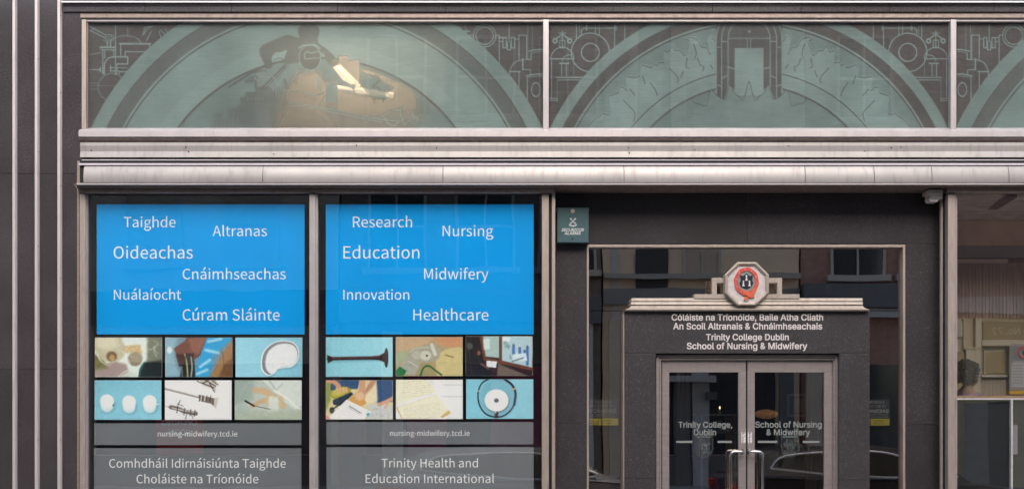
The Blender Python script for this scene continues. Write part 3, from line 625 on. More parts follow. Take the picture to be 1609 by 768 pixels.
def q(x, y, z): return (x / 255, y / 255, z / 255)
LB = q(150, 205, 222)
def P_(ox, oy, bgc): return Paint(ox, ox + 484, oy, oy + 284, 121, 71, bgc, 2)
def ph_mask():            # simulation mannequins, oxygen mask
    p = P_(43, 70, q(222, 232, 226)); p.poly([(43, 70), (235, 70), (262, 150), (250, 210), (200, 250), (120, 240), (60, 200), (43, 150)], q(196, 192, 166), 1, 8); p.ell(130, 105, 85, 50, q(218, 214, 190), .9, 14); p.poly([(43, 190), (80, 215), (120, 250), (60, 300), (43, 290)], q(96, 88, 56), .9, 8); p.line(smooth([(60, 190), (90, 240), (130, 262)]), 9, q(226, 224, 200), .9, 3)
    p.poly([(250, 130), (370, 120), (385, 190), (260, 180)], q(205, 180, 130), 1, 8); p.ell(165, 205, 38, 36, q(110, 80, 50), .9, 6); p.ell(168, 215, 20, 22, q(190, 160, 110), .9, 4)
    p.poly([(43, 290), (180, 240), (270, 260), (300, 352), (43, 352)], q(170, 152, 148), 1, 8); p.poly([(43, 240), (110, 240), (140, 290), (43, 300)], q(120, 118, 70), .8, 10)
    p.ell(332, 225, 52, 50, q(150, 140, 118), 1, 6); p.ell(345, 215, 40, 34, q(168, 158, 135), .8, 8)
    p.poly([(420, 70), (527, 70), (527, 352), (360, 352), (380, 270), (420, 230)], q(120, 125, 105), .95, 8); p.poly([(400, 250), (527, 230), (527, 352), (355, 352)], q(30, 42, 46), 1, 6); p.line(smooth([(400, 250), (370, 300), (365, 352)]), 12, q(15, 95, 95), 1, 3)
    for k in range(14): x = 240 + random.random() * 280; y = 80 + random.random() * 130; p.line(smooth([(x, y), (x + random.uniform(-50, 50), y + 30), (x + random.uniform(-40, 40), y + 70)]), 4, q(228, 232, 220), .6, 1.5)
    p.line(smooth([(60, 170), (80, 230), (140, 270), (180, 240)]), 6, q(220, 215, 190), .7, 2); p.line(smooth([(285, 230), (300, 290), (250, 320), (210, 352)]), 8, q(215, 225, 215), .8, 2); p.poly([(215, 352), (290, 310), (355, 340), (350, 352)], q(205, 215, 205), .9, 5); return p
def ph_gloves():
    p = P_(548, 70, q(120, 150, 165)); p.poly([(548, 70), (640, 70), (610, 200), (660, 352), (548, 352)], q(150, 185, 200), 1, 16); p.ell(580, 160, 18, 24, q(235, 245, 248), .9, 6)
    p.poly([(820, 70), (950, 70), (1032, 70), (900, 200), (860, 352), (760, 352)], q(55, 165, 215), 1, 8)
    for pts in ([(860, 100), (950, 80)], [(840, 160), (930, 180)], [(800, 280), (870, 230)], [(780, 330), (850, 300)]): p.line(pts, 20, q(185, 225, 238), .85, 6)
    p.poly([(610, 150), (690, 95), (700, 70), (850, 70), (800, 200), (740, 240), (650, 245)], q(125, 82, 68), 1, 4); p.poly([(625, 190), (760, 180), (740, 260), (650, 280)], q(70, 38, 30), .9, 6); p.poly([(720, 80), (840, 75), (790, 190), (740, 170)], q(158, 110, 92), .8, 9)
    p.poly([(1032, 90), (960, 180), (900, 300), (870, 352), (1032, 352)], q(165, 128, 88), 1, 6); p.poly([(1032, 220), (980, 250), (930, 352), (1032, 352)], q(108, 76, 48), .8, 10); p.line([(960, 170), (975, 300)], 5, q(90, 60, 40), .7, 2)
    p.poly([(655, 352), (670, 260), (720, 180), (760, 240), (765, 352)], q(46, 50, 48), 1, 3); p.line(smooth([(690, 190), (705, 260), (712, 352)]), 9, q(200, 190, 140), 1, 1.5); p.line(smooth([(735, 210), (742, 280), (735, 352)]), 7, q(215, 225, 225), 1, 1.5); p.line([(668, 280), (672, 352)], 5, q(170, 180, 180), .9, 1.5); p.line(smooth([(700, 185), (690, 260), (690, 352)]), 5, q(20, 22, 22)); return p
def ph_dish():
    p = P_(1053, 70, q(150, 208, 226)); p.grad(q(160, 214, 230), q(138, 198, 216), 0)
    out = smooth([(1270, 335), (1242, 300), (1238, 230), (1262, 160), (1330, 105), (1410, 92), (1480, 110), (1512, 165), (1505, 235), (1460, 280), (1400, 288), (1350, 300), (1320, 335), (1290, 345), (1270, 335)])
    p.poly([(x + 8, y + 8) for x, y in out], q(100, 150, 165), .6, 8); p.poly(out, q(235, 238, 238)); c = (1390, 205)
    p.poly([(c[0] + (x - c[0]) * .94, c[1] + (y - c[1]) * .94) for x, y in out], q(130, 132, 138)); p.poly([(c[0] + 8 + (x - c[0]) * .84, c[1] + 6 + (y - c[1]) * .86) for x, y in out], q(226, 228, 230), 1, 3); p.noise(.012); return p
def ph_pots():
    p = P_(40, 377, q(142, 202, 220)); p.grad(q(134, 196, 214), q(160, 214, 228), 0); p.grad(q(130, 190, 210), q(150, 210, 226), 1, .5)
    for cx, dy in ((131, 0), (290, 8), (439, 6)):
        p.ell(cx + 6, 560 + dy, 52, 50, q(80, 140, 160), .6, 14); p.ell(cx, 565 + dy, 46, 40, q(205, 222, 226), 1, 2); p.ell(cx, 545 + dy, 47, 44, q(220, 232, 234), 1, 1); p.ell(cx, 525 + dy, 49, 47, q(244, 247, 246), 1, 1); p.ell(cx, 528 + dy, 36, 34, q(236, 241, 240), .6, 4)
    p.line([(480, 552), (505, 546)], 6, q(230, 240, 240)); p.line([(172, 560), (180, 548)], 7, q(60, 80, 84)); return p
def ph_scopes():
    p = P_(546, 377, q(246, 250, 250)); g1, g2, g3 = q(120, 112, 106), q(60, 55, 52), q(205, 200, 192)
    p.line([(546, 437), (795, 500)], 13, g1); p.line([(546, 435), (795, 498)], 5, g3)
    p.poly([(790, 480), (900, 505), (935, 500), (915, 575), (880, 545), (795, 525)], g1); p.poly([(905, 505), (935, 498), (918, 572), (900, 560)], g3)
    for x in (800, 822, 850, 878): p.line([(x, 486), (x - 6, 528)], 5, g2)
    for x in (812, 838): p.line([(x, 492), (x - 5, 524)], 6, q(235, 230, 220))
    p.line([(546, 562), (600, 572)], 10, g3); p.line(smooth([(590, 570), (640, 580), (690, 600), (770, 615)]), 30, g1); p.line(smooth([(600, 575), (680, 592), (765, 606)]), 8, g3)
    for x, y in ((640, 585), (690, 598), (735, 606), (765, 610)): p.line([(x, y - 20), (x - 6, y + 26)], 6, g2)
    p.line([(640, 560), (658, 520)], 5, g2); p.line([(636, 545), (680, 562)], 4, g2); p.line([(712, 600), (695, 655)], 6, g1); p.line([(735, 610), (750, 652)], 5, g1)
    p.poly([(800, 378), (920, 378), (912, 460), (880, 435), (820, 415)], g3); 
    for a, b in (((780, 385), (900, 430)), ((840, 378), (915, 420)), ((870, 400), (905, 460)), ((820, 400), (860, 380)), ((890, 380), (930, 410))): p.line([a, b], 8, g2, .85)
    return p
def ph_hand():
    p = P_(1051, 377, q(190, 200, 192)); p.poly([(1051, 377), (1200, 377), (1180, 520), (1051, 560)], q(160, 175, 168), .9, 18); p.poly([(1250, 377), (1536, 377), (1536, 560), (1490, 590), (1400, 520), (1330, 450)], q(212, 220, 214), 1, 5)
    p.line(smooth([(1340, 455), (1420, 500), (1500, 570), (1536, 585)]), 8, q(245, 248, 244), .9, 3); p.line([(1300, 380), (1345, 440)], 7, q(150, 160, 155), .8, 4); p.line([(1400, 400), (1350, 450)], 5, q(160, 168, 162), .8, 4)
    p.line(smooth([(1200, 450), (1260, 455), (1300, 475), (1350, 520), (1400, 560)]), 44, q(205, 180, 145), 1, 4); p.line(smooth([(1180, 560), (1240, 530), (1300, 510)]), 32, q(205, 178, 140), 1, 3); p.ell(1340, 530, 70, 55, q(208, 192, 160), .9, 12)
    p.poly([(1300, 490), (1365, 500), (1370, 610), (1290, 610)], q(215, 224, 220), .85, 5); p.line([(1128, 525), (1190, 560)], 13, q(25, 25, 28)); p.line([(1190, 560), (1310, 585)], 5, q(60, 60, 60), .7); p.poly([(1070, 540), (1170, 575), (1150, 640), (1060, 610)], q(175, 190, 184), .9, 4); p.poly([(1051, 600), (1536, 590), (1536, 662), (1051, 662)], q(178, 188, 172), .85, 16); return p
def ph_horn():
    p = P_(55, 68, q(150, 208, 222)); p.grad(q(142, 202, 216), q(164, 216, 228), 0); c1, c2 = q(48, 26, 30), q(116, 66, 66)
    p.line([(80, 232), (470, 226)], 30, q(90, 150, 165), .45, 12); p.line([(75, 222), (480, 215)], 25, c1); p.poly([(65, 195), (110, 212), (110, 235), (70, 255)], c1); p.line([(100, 217), (430, 211)], 6, c2); p.poly([(370, 205), (440, 200), (485, 175), (485, 250), (440, 232), (370, 228)], c1); p.ell(492, 216, 15, 70, c1); p.ell(488, 205, 5, 50, c2, .8, 2); p.line([(380, 212), (450, 208)], 7, c2); return p
def ph_oxygen():
    p = P_(560, 65, q(180, 160, 125)); p.poly([(560, 65), (830, 65), (800, 110), (640, 170), (560, 170)], q(196, 170, 138), 1, 8); p.poly([(830, 90), (880, 65), (1044, 65), (1044, 140), (930, 140)], q(198, 150, 112), 1, 6); p.poly([(560, 180), (660, 160), (640, 230), (560, 280)], q(168, 180, 150), .9, 10)
    p.poly([(560, 300), (800, 250), (860, 346), (560, 346)], q(160, 155, 110), .9, 12); p.poly(smooth([(860, 346), (850, 240), (890, 175), (970, 145), (1044, 160), (1044, 346)]), q(205, 192, 140), 1, 4); p.line([(918, 196), (975, 212)], 7, q(120, 90, 50), .9, 1)
    p.poly(smooth([(645, 210), (680, 150), (760, 130), (840, 120), (880, 170), (860, 230), (780, 250), (700, 240)]), q(165, 165, 150), .9, 4); p.ell(775, 200, 42, 36, q(205, 205, 192), 1, 3); p.ell(785, 200, 8, 8, q(40, 40, 40)); p.ell(710, 195, 34, 32, q(190, 190, 178), .8, 5); p.line([(820, 125), (845, 190)], 26, q(220, 222, 215), .8, 3)
    p.poly([(595, 275), (640, 210), (740, 260), (700, 346), (620, 330)], q(170, 172, 160), .95, 3); p.poly([(562, 310), (590, 278), (640, 310), (615, 346), (562, 346)], q(20, 115, 62)); p.line(smooth([(740, 346), (760, 290), (800, 275), (850, 310), (890, 338)]), 13, q(35, 110, 55)); p.line([(650, 240), (720, 280)], 4, q(235, 240, 232), .7); p.line(smooth([(660, 180), (700, 150), (800, 140)]), 4, q(235, 236, 225), .8, 1); return p
def ph_theatre():
    p = P_(1065, 60, q(30, 22, 22)); p.poly([(1180, 60), (1310, 60), (1310, 215), (1200, 205)], q(170, 195, 190), 1, 2); p.poly([(1325, 60), (1548, 60), (1545, 285), (1325, 235)], q(180, 205, 212), 1, 2)
    p.poly([(1165, 60), (1190, 60), (1210, 210), (1545, 285), (1545, 305), (1195, 235)], q(112, 66, 50), 1, 1); p.poly([(1304, 60), (1326, 60), (1328, 240), (1306, 225)], q(112, 66, 50)); p.poly([(1290, 345), (1300, 255), (1520, 345)], q(120, 112, 102), .9, 4); p.poly([(1190, 80), (1240, 75), (1240, 150), (1195, 160)], q(225, 235, 228), .8, 6)
    p.ell(1145, 170, 26, 30, q(35, 25, 25)); p.ell(1160, 180, 12, 16, q(150, 105, 85), 1, 2); p.poly([(1080, 345), (1080, 210), (1120, 190), (1180, 215), (1230, 290), (1270, 345)], q(28, 26, 36)); p.ell(1095, 130, 22, 24, q(90, 105, 100), .8, 4); p.line([(1090, 150), (1110, 345)], 8, q(60, 70, 70), .6, 3)
    p.poly([(1215, 235), (1290, 240), (1285, 285), (1215, 278)], q(225, 228, 235)); p.poly([(1225, 280), (1285, 290), (1270, 320), (1240, 310)], q(40, 40, 50)); p.line([(1180, 260), (1230, 290)], 14, q(120, 85, 70), .9, 2)
    for x, y0, y1 in ((1410, 120, 190), (1455, 140, 185), (1510, 130, 260), (1490, 160, 200)): p.line([(x, y0 + 15), (x, y1)], 20, q(75, 120, 180), 1, 2); p.ell(x, y0 + 5, 9, 10, q(90, 110, 140))
    p.poly([(1400, 190), (1500, 180), (1510, 235), (1405, 240)], q(215, 228, 235), .95, 3); p.line([(1400, 240), (1480, 215)], 8, q(50, 60, 80), .8, 2); p.line([(1340, 90), (1375, 90)], 16, q(235, 240, 240), .9, 4); p.ell(1360, 75, 30, 6, q(250, 250, 250), .9, 3)
    for k in range(12): x = 1335 + random.random() * 60; y = 90 + random.random() * 120; p.line([(x, y), (x, y + 18)], 7, q(110, 140, 140), .7, 2)
    return p
def ph_cpr():
    p = P_(55, 375, q(215, 205, 165)); p.poly([(55, 375), (120, 375), (90, 520), (55, 600)], q(150, 160, 90), 1, 8); p.poly([(95, 375), (300, 375), (285, 440), (180, 440), (90, 450)], q(58, 90, 130), 1, 3); p.poly([(420, 375), (538, 375), (538, 530), (425, 540)], q(56, 88, 132), 1, 3)
    p.line(smooth([(320, 375), (315, 440), (300, 500)]), 44, q(205, 160, 130), 1, 3); p.line(smooth([(400, 375), (370, 430), (330, 490)]), 38, q(195, 150, 122), 1, 3); p.poly([(340, 480), (420, 400), (430, 520), (340, 560)], q(232, 222, 190), .9, 8)
    p.line(smooth([(55, 378), (110, 385), (150, 420)]), 34, q(205, 155, 125), 1, 3); p.ell(165, 468, 75, 44, q(168, 160, 60), 1, 3, -18); p.ell(155, 460, 60, 28, q(205, 200, 110), .7, 6, -18)
    for k in range(4): p.line([(135 + k * 22, 430), (142 + k * 22, 462)], 13, q(220, 175, 145), 1, 1.5)
    p.poly([(105, 520), (240, 460), (255, 475), (160, 560), (110, 550)], q(42, 58, 78), 1, 3); p.line(smooth([(240, 470), (180, 530), (110, 580)]), 9, q(25, 30, 34)); p.ell(100, 592, 17, 24, q(50, 60, 55), 1, 2)
    p.poly([(225, 510), (290, 450), (350, 540), (300, 570), (240, 545)], q(214, 165, 95), 1, 4); p.ell(300, 490, 35, 32, q(222, 190, 160), .9, 5); p.poly([(80, 640), (205, 515), (385, 600), (330, 657), (90, 657)], q(236, 240, 240)); p.line([(225, 560), (310, 612)], 4, q(40, 50, 55)); p.line([(222, 572), (300, 618)], 2, q(90, 100, 110)); p.poly([(345, 620), (362, 608), (380, 622), (362, 640)], q(60, 165, 200))
    p.poly([(350, 560), (430, 540), (538, 560), (538, 657), (340, 657), (385, 600)], q(205, 208, 205), 1, 5); p.line(smooth([(538, 505), (490, 530), (440, 550)]), 26, q(212, 165, 138), 1, 3); p.line([(500, 545), (480, 575)], 12, q(212, 165, 138), 1, 2); p.ell(62, 650, 22, 18, q(225, 140, 150), .8, 6)
    for k in range(40): x = 350 + random.random() * 180; y = 580 + random.random() * 70; p.line([(x, y), (x + 5, y + 2)], 4, q(150, 160, 165), .6)
    return p
def ph_notes():
    p = P_(562, 372, q(246, 248, 244)); p.poly([(562, 372), (790, 372), (860, 460), (720, 500), (580, 550), (562, 560)], q(236, 232, 208), 1, 2); p.poly([(570, 570), (860, 480), (960, 610), (900, 640), (780, 657), (610, 657)], q(238, 234, 210), 1, 1); p.line([(570, 572), (855, 480)], 4, q(200, 190, 160), .8, 1); p.poly([(880, 640), (945, 590), (962, 612), (900, 645)], q(205, 180, 120), 1, 2); p.line([(570, 575), (610, 657)], 7, q(190, 160, 100), .9, 1)
    for k in range(9):
        for j in range(22):
            x = 590 + j * 12 + random.uniform(-3, 3); y = 400 + k * 17 - (x - 590) * .12
            if x < 840 and y < 520 - (x - 590) * .15: p.line([(x, y), (x + random.uniform(3, 9), y + random.uniform(-3, 3))], 2.4, q(110, 110, 130), random.uniform(.15, .7))
            y2 = 575 + k * 12 - (x - 590) * .15
            if x + 30 < 930 and y2 < 650: p.line([(x + 30, y2), (x + 30 + random.uniform(3, 8), y2 + random.uniform(-3, 3))], 2.2, q(120, 115, 130), random.uniform(.15, .6))
    for y in (408, 492): p.line([(895, y), (1044, y + 2)], 3.5, q(140, 140, 150), .9); p.line([(900, y + 6), (1044, y + 8)], 3, q(215, 215, 218), .9)
    p.poly([(860, 372), (1044, 372), (1044, 500), (900, 480)], q(228, 234, 238), .35, 20); return p
def ph_mirror():
    p = P_(1069, 368, q(142, 204, 220)); p.grad(q(140, 202, 220), q(150, 208, 222), 0); c = q(34, 32, 44)
    p.ell(1300, 500, 130, 140, q(90, 150, 168), .3, 16)
    P0 = smooth([(1230, 368), (1180, 400), (1155, 470), (1165, 550), (1205, 610), (1265, 636), (1330, 632), (1390, 590), (1422, 520), (1418, 450), (1385, 395), (1345, 368)]); p.line(P0, 10, c); p.line(smooth([(1345, 368), (1400, 410), (1424, 470), (1415, 550)]), 16, c); p.line(smooth([(1395, 590), (1422, 520), (1418, 450)]), 4, q(110, 120, 140), .8)
    p.ell(1292, 526, 90, 84, q(120, 130, 138), .8, 3); p.ell(1288, 519, 86, 79, q(235, 238, 236)); p.ell(1287, 520, 16, 15, q(60, 66, 74)); p.ell(1287, 520, 9, 8, q(130, 136, 140)); p.ell(1287, 520, 4, 4, q(20, 20, 22))
    p.ell(1287, 612, 16, 14, q(70, 64, 58)); p.ell(1280, 606, 6, 5, q(230, 225, 205)); p.ell(1287, 636, 20, 11, q(60, 55, 58)); p.line([(1405, 440), (1425, 434)], 12, q(200, 180, 130)); p.line([(1150, 455), (1164, 452)], 9, q(200, 185, 150)); return p
photos = [('white gloved hand with oxygen mask on mannequin', ph_mask, 149, 254.5, 530, 592), ('dark hands holding a steel instrument before a blue cloth', ph_gloves, 259.5, 365, 530, 592), ('steel kidney dish on pale blue', ph_dish, 370, 475, 530, 592),
          ('three white lidded pots on pale blue', ph_pots, 148.5, 253.5, 597, 659), ('metal endoscope parts on white', ph_scopes, 259, 364, 597, 659), ('pale hand with a dressing beside white cloth', ph_hand, 368.8, 474, 597, 659),
          ('dark wooden ear horn on pale blue', ph_horn, 512, 617, 529.5, 591.5), ('oxygen mask held on a mannequin face with green tube', ph_oxygen, 621.8, 727, 529, 590.5), ('seated person with laptop watching an operating room', ph_theatre, 731.8, 837, 528, 590),
          ('hands working a yellow breathing bag', ph_cpr, 512, 617.2, 597, 658.5), ('old handwritten notebook pages', ph_notes, 622, 727.2, 596, 658), ('round head mirror on a dark strap', ph_mirror, 732.5, 838, 595.5, 657.5)]
for desc, fn, a, b, c, d in photos:
    t = thing('photo_print', 'photo print of ' + desc, 'photograph', (PX((a + b) / 2, YP), YP, PZ(d, YP)), 'photo prints in the shop windows')
    bm = B(); pbox(bm, a, b, c, d, YP, YP + .006, .0006); obj('board', bm, mat('print board', (.7, .7, .7), .6), t)
    p = fn(); p.noise(.014); p.noise(.012, 3); p.noise(.005, 9); grid_sheet('picture', s2l(np.clip((p.out() - .5) * 1.14 + .53, 0, 1)), a + .2, b - .2, c + .2, d - .2, YP - .0006, pm, t)

# ================================================================== ENTRANCE SURROUND (granite, recessed)
YE = .25
ent = thing('entrance_surround', 'recessed dark granite surround framing the entrance glazing', 'stone surround', (PX(1173), YE + .1, 0))
bm = B(); box(bm, PX(868), PX(1480), YE + .014, YE + .04, PZ(384, YE), PZ(292, YE)); obj('joint_backing', bm, mortar, ent)
bm = B(); box(bm, PX(868, YE), PX(924.2, YE), YE + .014, YE + .05, 0, PZ(384, YE)); box(bm, PX(1422, YE), PX(1482, YE), YE + .014, YE + .05, 0, PZ(384, YE)); obj('joint_backing', bm, mortar, ent)
for a, b in ((868, 1174.7), (1175.2, 1484)):
    bm = B(); pbox(bm, a, b, 288, 382.8, YE, YE + .013, .001); obj('lintel_slab', bm, granite_in, ent)
for a, b, z in ((868, 922, 664.5), (1423, 1484, 666)):
    bm = B(); pbox(bm, a, b, 383.3, z - .3, YE, YE + .013, .001); obj('slab', bm, granite_in, ent)
    bm = B(); pbox(bm, a, b, z + .3, 900, YE, YE + .013, .001); obj('slab', bm, granite_in, ent)
bm = B(); box(bm, PX(868), PX(1480), YE - .03, YE + .012, PZ(303.2, YE), PZ(300.2, YE)); obj('cable_trim', bm, bronze, ent)
# right reveal posts of the recess
bm = B(); box(bm, PX(1491), PX(1491) + .02, .0, YE, .02, PZ(292)); 
rev = obj('reveal', bm, bronze, ent)
bm = B(); tube(bm, [(PX(1480.5, .12), .12, .02), (PX(1480.5, .12), .12, PZ(304, .12))], .026, 12, False); obj('reveal_post', bm, bronze_lt, ent, smooth=True)
bm = B(); box(bm, PX(1483.6, .06), PX(1486, .06), .06, .1, .02, PZ(302, .06)); obj('reveal_channel', bm, blackgap, ent)

scr = thing('entrance_screen', 'large dark glazed screen behind the stone portal', 'window', (PX(1173), .3, 0))
YS = .31
pane((924, 1420.5, 387.5, 487.4, YS), scr, glass_e, label='upper pane above the portal')
pane((924, 990, 488.4, 905, YS), scr, glass_e, label='narrow pane left of the portal'); pane((1358, 1420.5, 488.4, 905, YS), scr, glass_e, label='narrow pane right of the portal')
bm = B(); pbox(bm, 922.2, 1422.6, 384.4, 388.3, YE - .006, YS + .03, .002); obj('head_trim', bm, bronze_lt, scr)
bm = B(); pbox(bm, 922.2, 925.2, 388.6, 905, YE - .006, YS + .03, .002); obj('jamb_trim', bm, bronze_lt, scr)
bm = B(); pbox(bm, 1418.8, 1422.6, 388.6, 905, YE - .006, YS + .03, .002); obj('jamb_trim', bm, bronze_lt, scr)

# ================================================================== PORTAL
YPt = .13
por = thing('entrance_portal', 'dark granite portal with raised lettering, pale cornice and octagonal crest', 'portal', (PX(1174, YPt), .25, 0))
granite_p = mat('portal granite', (.041, .038, .041), .28, 0, var=.08, vscale=5, speck=1.2, spec=.4, stain=.10)
bm = B(); pbox(bm, 981, 1366.5, 488.5, 554.8, YPt, .34, .0015); obj('header_slab', bm, granite_p, por)
for a, b, z in ((981, 1030.3, 751), (1318.8, 1366.5, 752)):
    bm = B(); pbox(bm, a, b, 555.5, z - .25, YPt + .0005, .34, .0015); obj('leg_slab', bm, granite_p, por)
    bm = B(); pbox(bm, a, b, z + .25, 900, YPt, .34, .0015); obj('leg_slab', bm, granite_p, por)
bm = B(); pbox(bm, 979.3, 980.8, 490, 900, YPt + .004, .33); obj('edge_strip', bm, bronze_lt, por)
bm = B(); box(bm, PX(983, .14), PX(1028, .14), YPt + .008, .33, PZ(560, .14), PZ(550, .14)); box(bm, PX(1321, .14), PX(1364, .14), YPt + .008, .33, PZ(560, .14), PZ(550, .14)); obj('joint_backing', bm, mortar, por)
# cornice: rounded fillets narrowing to a flare
def cornice(pts_top, hw0, hw1, y0, y1, yf0, yf1, m, name, steps=1):
    bm = B(); c = 1173.8; rows = []
    for k in range(steps + 1):
        t = k / steps; e = t * t if steps > 1 else t
        hw = hw0 + (hw1 - hw0) * e; y = y0 + (y1 - y0) * t; yf = yf0 + (yf1 - yf0) * e
        rows.append([bm.verts.new((PX(c + sx * hw, yf), yy, PZ(y, yf))) for sx, yy in ((-1, .34), (-1, yf), (1, yf), (1, .34))])
    for a, b in zip(rows, rows[1:]):
        for i in range(3): bm.faces.new((a[i], a[i + 1], b[i + 1], b[i]))
        bm.faces.new((a[3], a[0], b[0], b[3]))
    bm.faces.new(rows[0][::-1]); bm.faces.new(rows[-1]); obj(name, fixn(bm), m, por, smooth=steps > 1)
cornice(0, 181.5, 181.5, 468.2, 472.6, .115, .105, stonelt, 'cornice_fillet')
cornice(0, 182, 182, 474.0, 478.4, .11, .10, stonelt, 'cornice_fillet')
cornice(0, 182, 193, 480.2, 486.4, .11, .075, stonelt, 'cornice_flare', 5)
cornice(0, 193.3, 192, 486.6, 488.3, .073, .085, stonelt, 'cornice_lip')
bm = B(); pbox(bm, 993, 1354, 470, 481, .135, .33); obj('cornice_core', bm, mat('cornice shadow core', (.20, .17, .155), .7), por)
bm = B(); pbox(bm, 1090.5, 1150, 462, 469, .10, .2, .003); pbox(bm, 1198, 1256.5, 462, 469, .10, .2, .003); obj('plinth_course', bm, stonelt, por)
for s_ in (-1, 1):
    f = lambda x: 1173.8 + s_ * x
    bm = B(); a, b = sorted((f(54.5), f(47))); 
    pprism(bm, [(f(55), 436.5), (f(47.5), 444.5), (f(47.5), 461.8), (f(55), 461.8)], .11, .17); pprism(bm, [(f(55), 436.3), (f(25), 436.3), (f(25), 444.2), (f(47.4), 444.2)], .11, .17); obj('side_bracket', bm, stonelt, por)
def octa(cx, cy, rx, ry, k=.42): return [(cx - rx * k, cy - ry), (cx + rx * k, cy - ry), (cx + rx, cy - ry * k), (cx + rx, cy + ry * k), (cx + rx * k, cy + ry), (cx - rx * k, cy + ry), (cx - rx, cy + ry * k), (cx - rx, cy - ry * k)]
ocx, ocy = 1173.5, 445.6
crest = B(); pprism(crest, octa(ocx, ocy, 31, 31.2), .075, .16); crest = obj('crest_panel', crest, mat('crest ground', (.52, .48, .475), .6, var=.12, vscale=30, bump=.3, bscale=90), por)
bm = B()
O1, O2 = octa(ocx, ocy, 34.6, 34), octa(ocx, ocy, 29.6, 29.2); O3 = octa(ocx, ocy, 32.4, 32)
for i in range(8):
    j = (i + 1) % 8
    for A_, B_, ya, yb in ((O1, O3, .058, .05), (O3, O2, .05, .06)):
        vs_ = [bm.verts.new((PX(A_[i][0], ya), ya, PZ(A_[i][1], ya))), bm.verts.new((PX(A_[j][0], ya), ya, PZ(A_[j][1], ya))), bm.verts.new((PX(B_[j][0], yb), yb, PZ(B_[j][1], yb))), bm.verts.new((PX(B_[i][0], yb), yb, PZ(B_[i][1], yb)))]
        bm.faces.new(vs_)
    for A_, ya, y2 in ((O1, .058, .16), (O2, .06, .09)):
        bm.faces.new([bm.verts.new((PX(A_[i][0], ya), ya, PZ(A_[i][1], ya))), bm.verts.new((PX(A_[j][0], ya), ya, PZ(A_[j][1], ya))), bm.verts.new((PX(A_[j][0], ya), y2, PZ(A_[j][1], ya))), bm.verts.new((PX(A_[i][0], ya), y2, PZ(A_[i][1], ya)))])
obj('crest_frame', fixn(bm), stonelt, por)
redm = mat('red enamel', (.52, .075, .06), .45, var=.2, vscale=60)
def annulus(cx, cy, ax, ay, bx, by, yf, yb, n=36, wob=0):
    bm = B(); rs = []
    for k in range(n):
        a = 2 * math.pi * k / n; wv = 1 + wob * math.sin(8 * a)
        rs.append([bm.verts.new((PX(cx + x * math.cos(a) * wv, yf), y_, PZ(cy + z * math.sin(a) * wv, yf))) for x, z, y_ in ((ax, ay, yb), (ax, ay, yf), (bx, by, yf), (bx, by, yb))])
    for k in range(n):
        a, b = rs[k], rs[(k + 1) % n]
        for i in range(4): bm.faces.new((a[i], b[i], b[(i + 1) % 4], a[(i + 1) % 4]))
    return fixn(bm)
obj('belt', annulus(1173, 442, 19.2, 22, 13.8, 16.5, .062, .08, wob=.025), redm, crest, label='red belt round the shield')
bm = B(); pprism(bm, [(1163, 455), (1168, 455), (1181, 461), (1186, 466), (1180, 468), (1170, 462)], .058, .074); pprism(bm, [(1185, 452), (1189, 455), (1184, 463), (1176, 467), (1172, 462), (1180, 460)], .055, .072); pprism(bm, [(1170, 466), (1175, 466), (1176, 471), (1169, 471)], .06, .074); obj('belt_knot', bm, mat('orange enamel', (.62, .12, .055), .45), crest)
bm = B(); disc(bm, 1173, 470.5, 3.4, .061, .074); obj('belt_tip', bm, mat('green grey', (.20, .24, .22), .5), crest)
bm = B(); pprism(bm, [(1173 + 13.5 * math.cos(a), 442 + 16 * math.sin(a)) for a in np.linspace(0, 2 * math.pi, 29)[:-1]], .070, .076); obj('roundel', bm, mat('grey enamel', (.22, .25, .24), .5), crest)
bm = B(); pprism(bm, [(1163, 432), (1168, 433.5), (1173, 429), (1178, 433.5), (1183, 432), (1182, 441), (1184, 444), (1181, 450), (1173, 453.5), (1165, 450), (1162, 444), (1164.5, 440)], .060, .0695); sh = obj('shield', bm, mat('black enamel', (.02, .02, .035), .35), crest)
bm = B()
for cx, cy in ((1173, 436.5), (1168.2, 445.5), (1177.8, 445.5)):
    pprism(bm, [(cx - 1.0, cy - 2.5), (cx + 1.0, cy - 2.5), (cx + .9, cy + .5), (cx + 2.1, cy + 4), (cx - 2.1, cy + 4), (cx - .9, cy + .5)], .055, .0595); disc(bm, cx, cy - 3.6, 1.3, .055, .0595, 8)
obj('castles', bm, mat('silver enamel', (.6, .6, .6), .4), crest)
studs = B()
for k in range(10):
    a = 2 * math.pi * k / 10 + .2; disc(studs, 1173 + 16.5 * math.cos(a), 442 + 19.2 * math.sin(a), .8, .059, .063, 6)
obj('belt_studs', studs, mat('pale red', (.75, .35, .33), .5), crest)
letm = mat('raised letter metal', (.66, .62, .62), .45, .1)
for s, a, b, y in (('Cóláiste na Tríonóide, Baile Atha Cliath', 1055.5, 1293, 503), ('An Scoil Altranais & Chnáimhseachais', 1058, 1291.5, 517), ('Trinity College Dublin', 1109.5, 1239, 534), ('School of Nursing & Midwifery', 1079.5, 1268, 548)):
    text(s, F_GROT, a, b, y, YPt, letm, por, ext=.003, off=.014, hs=1.0)

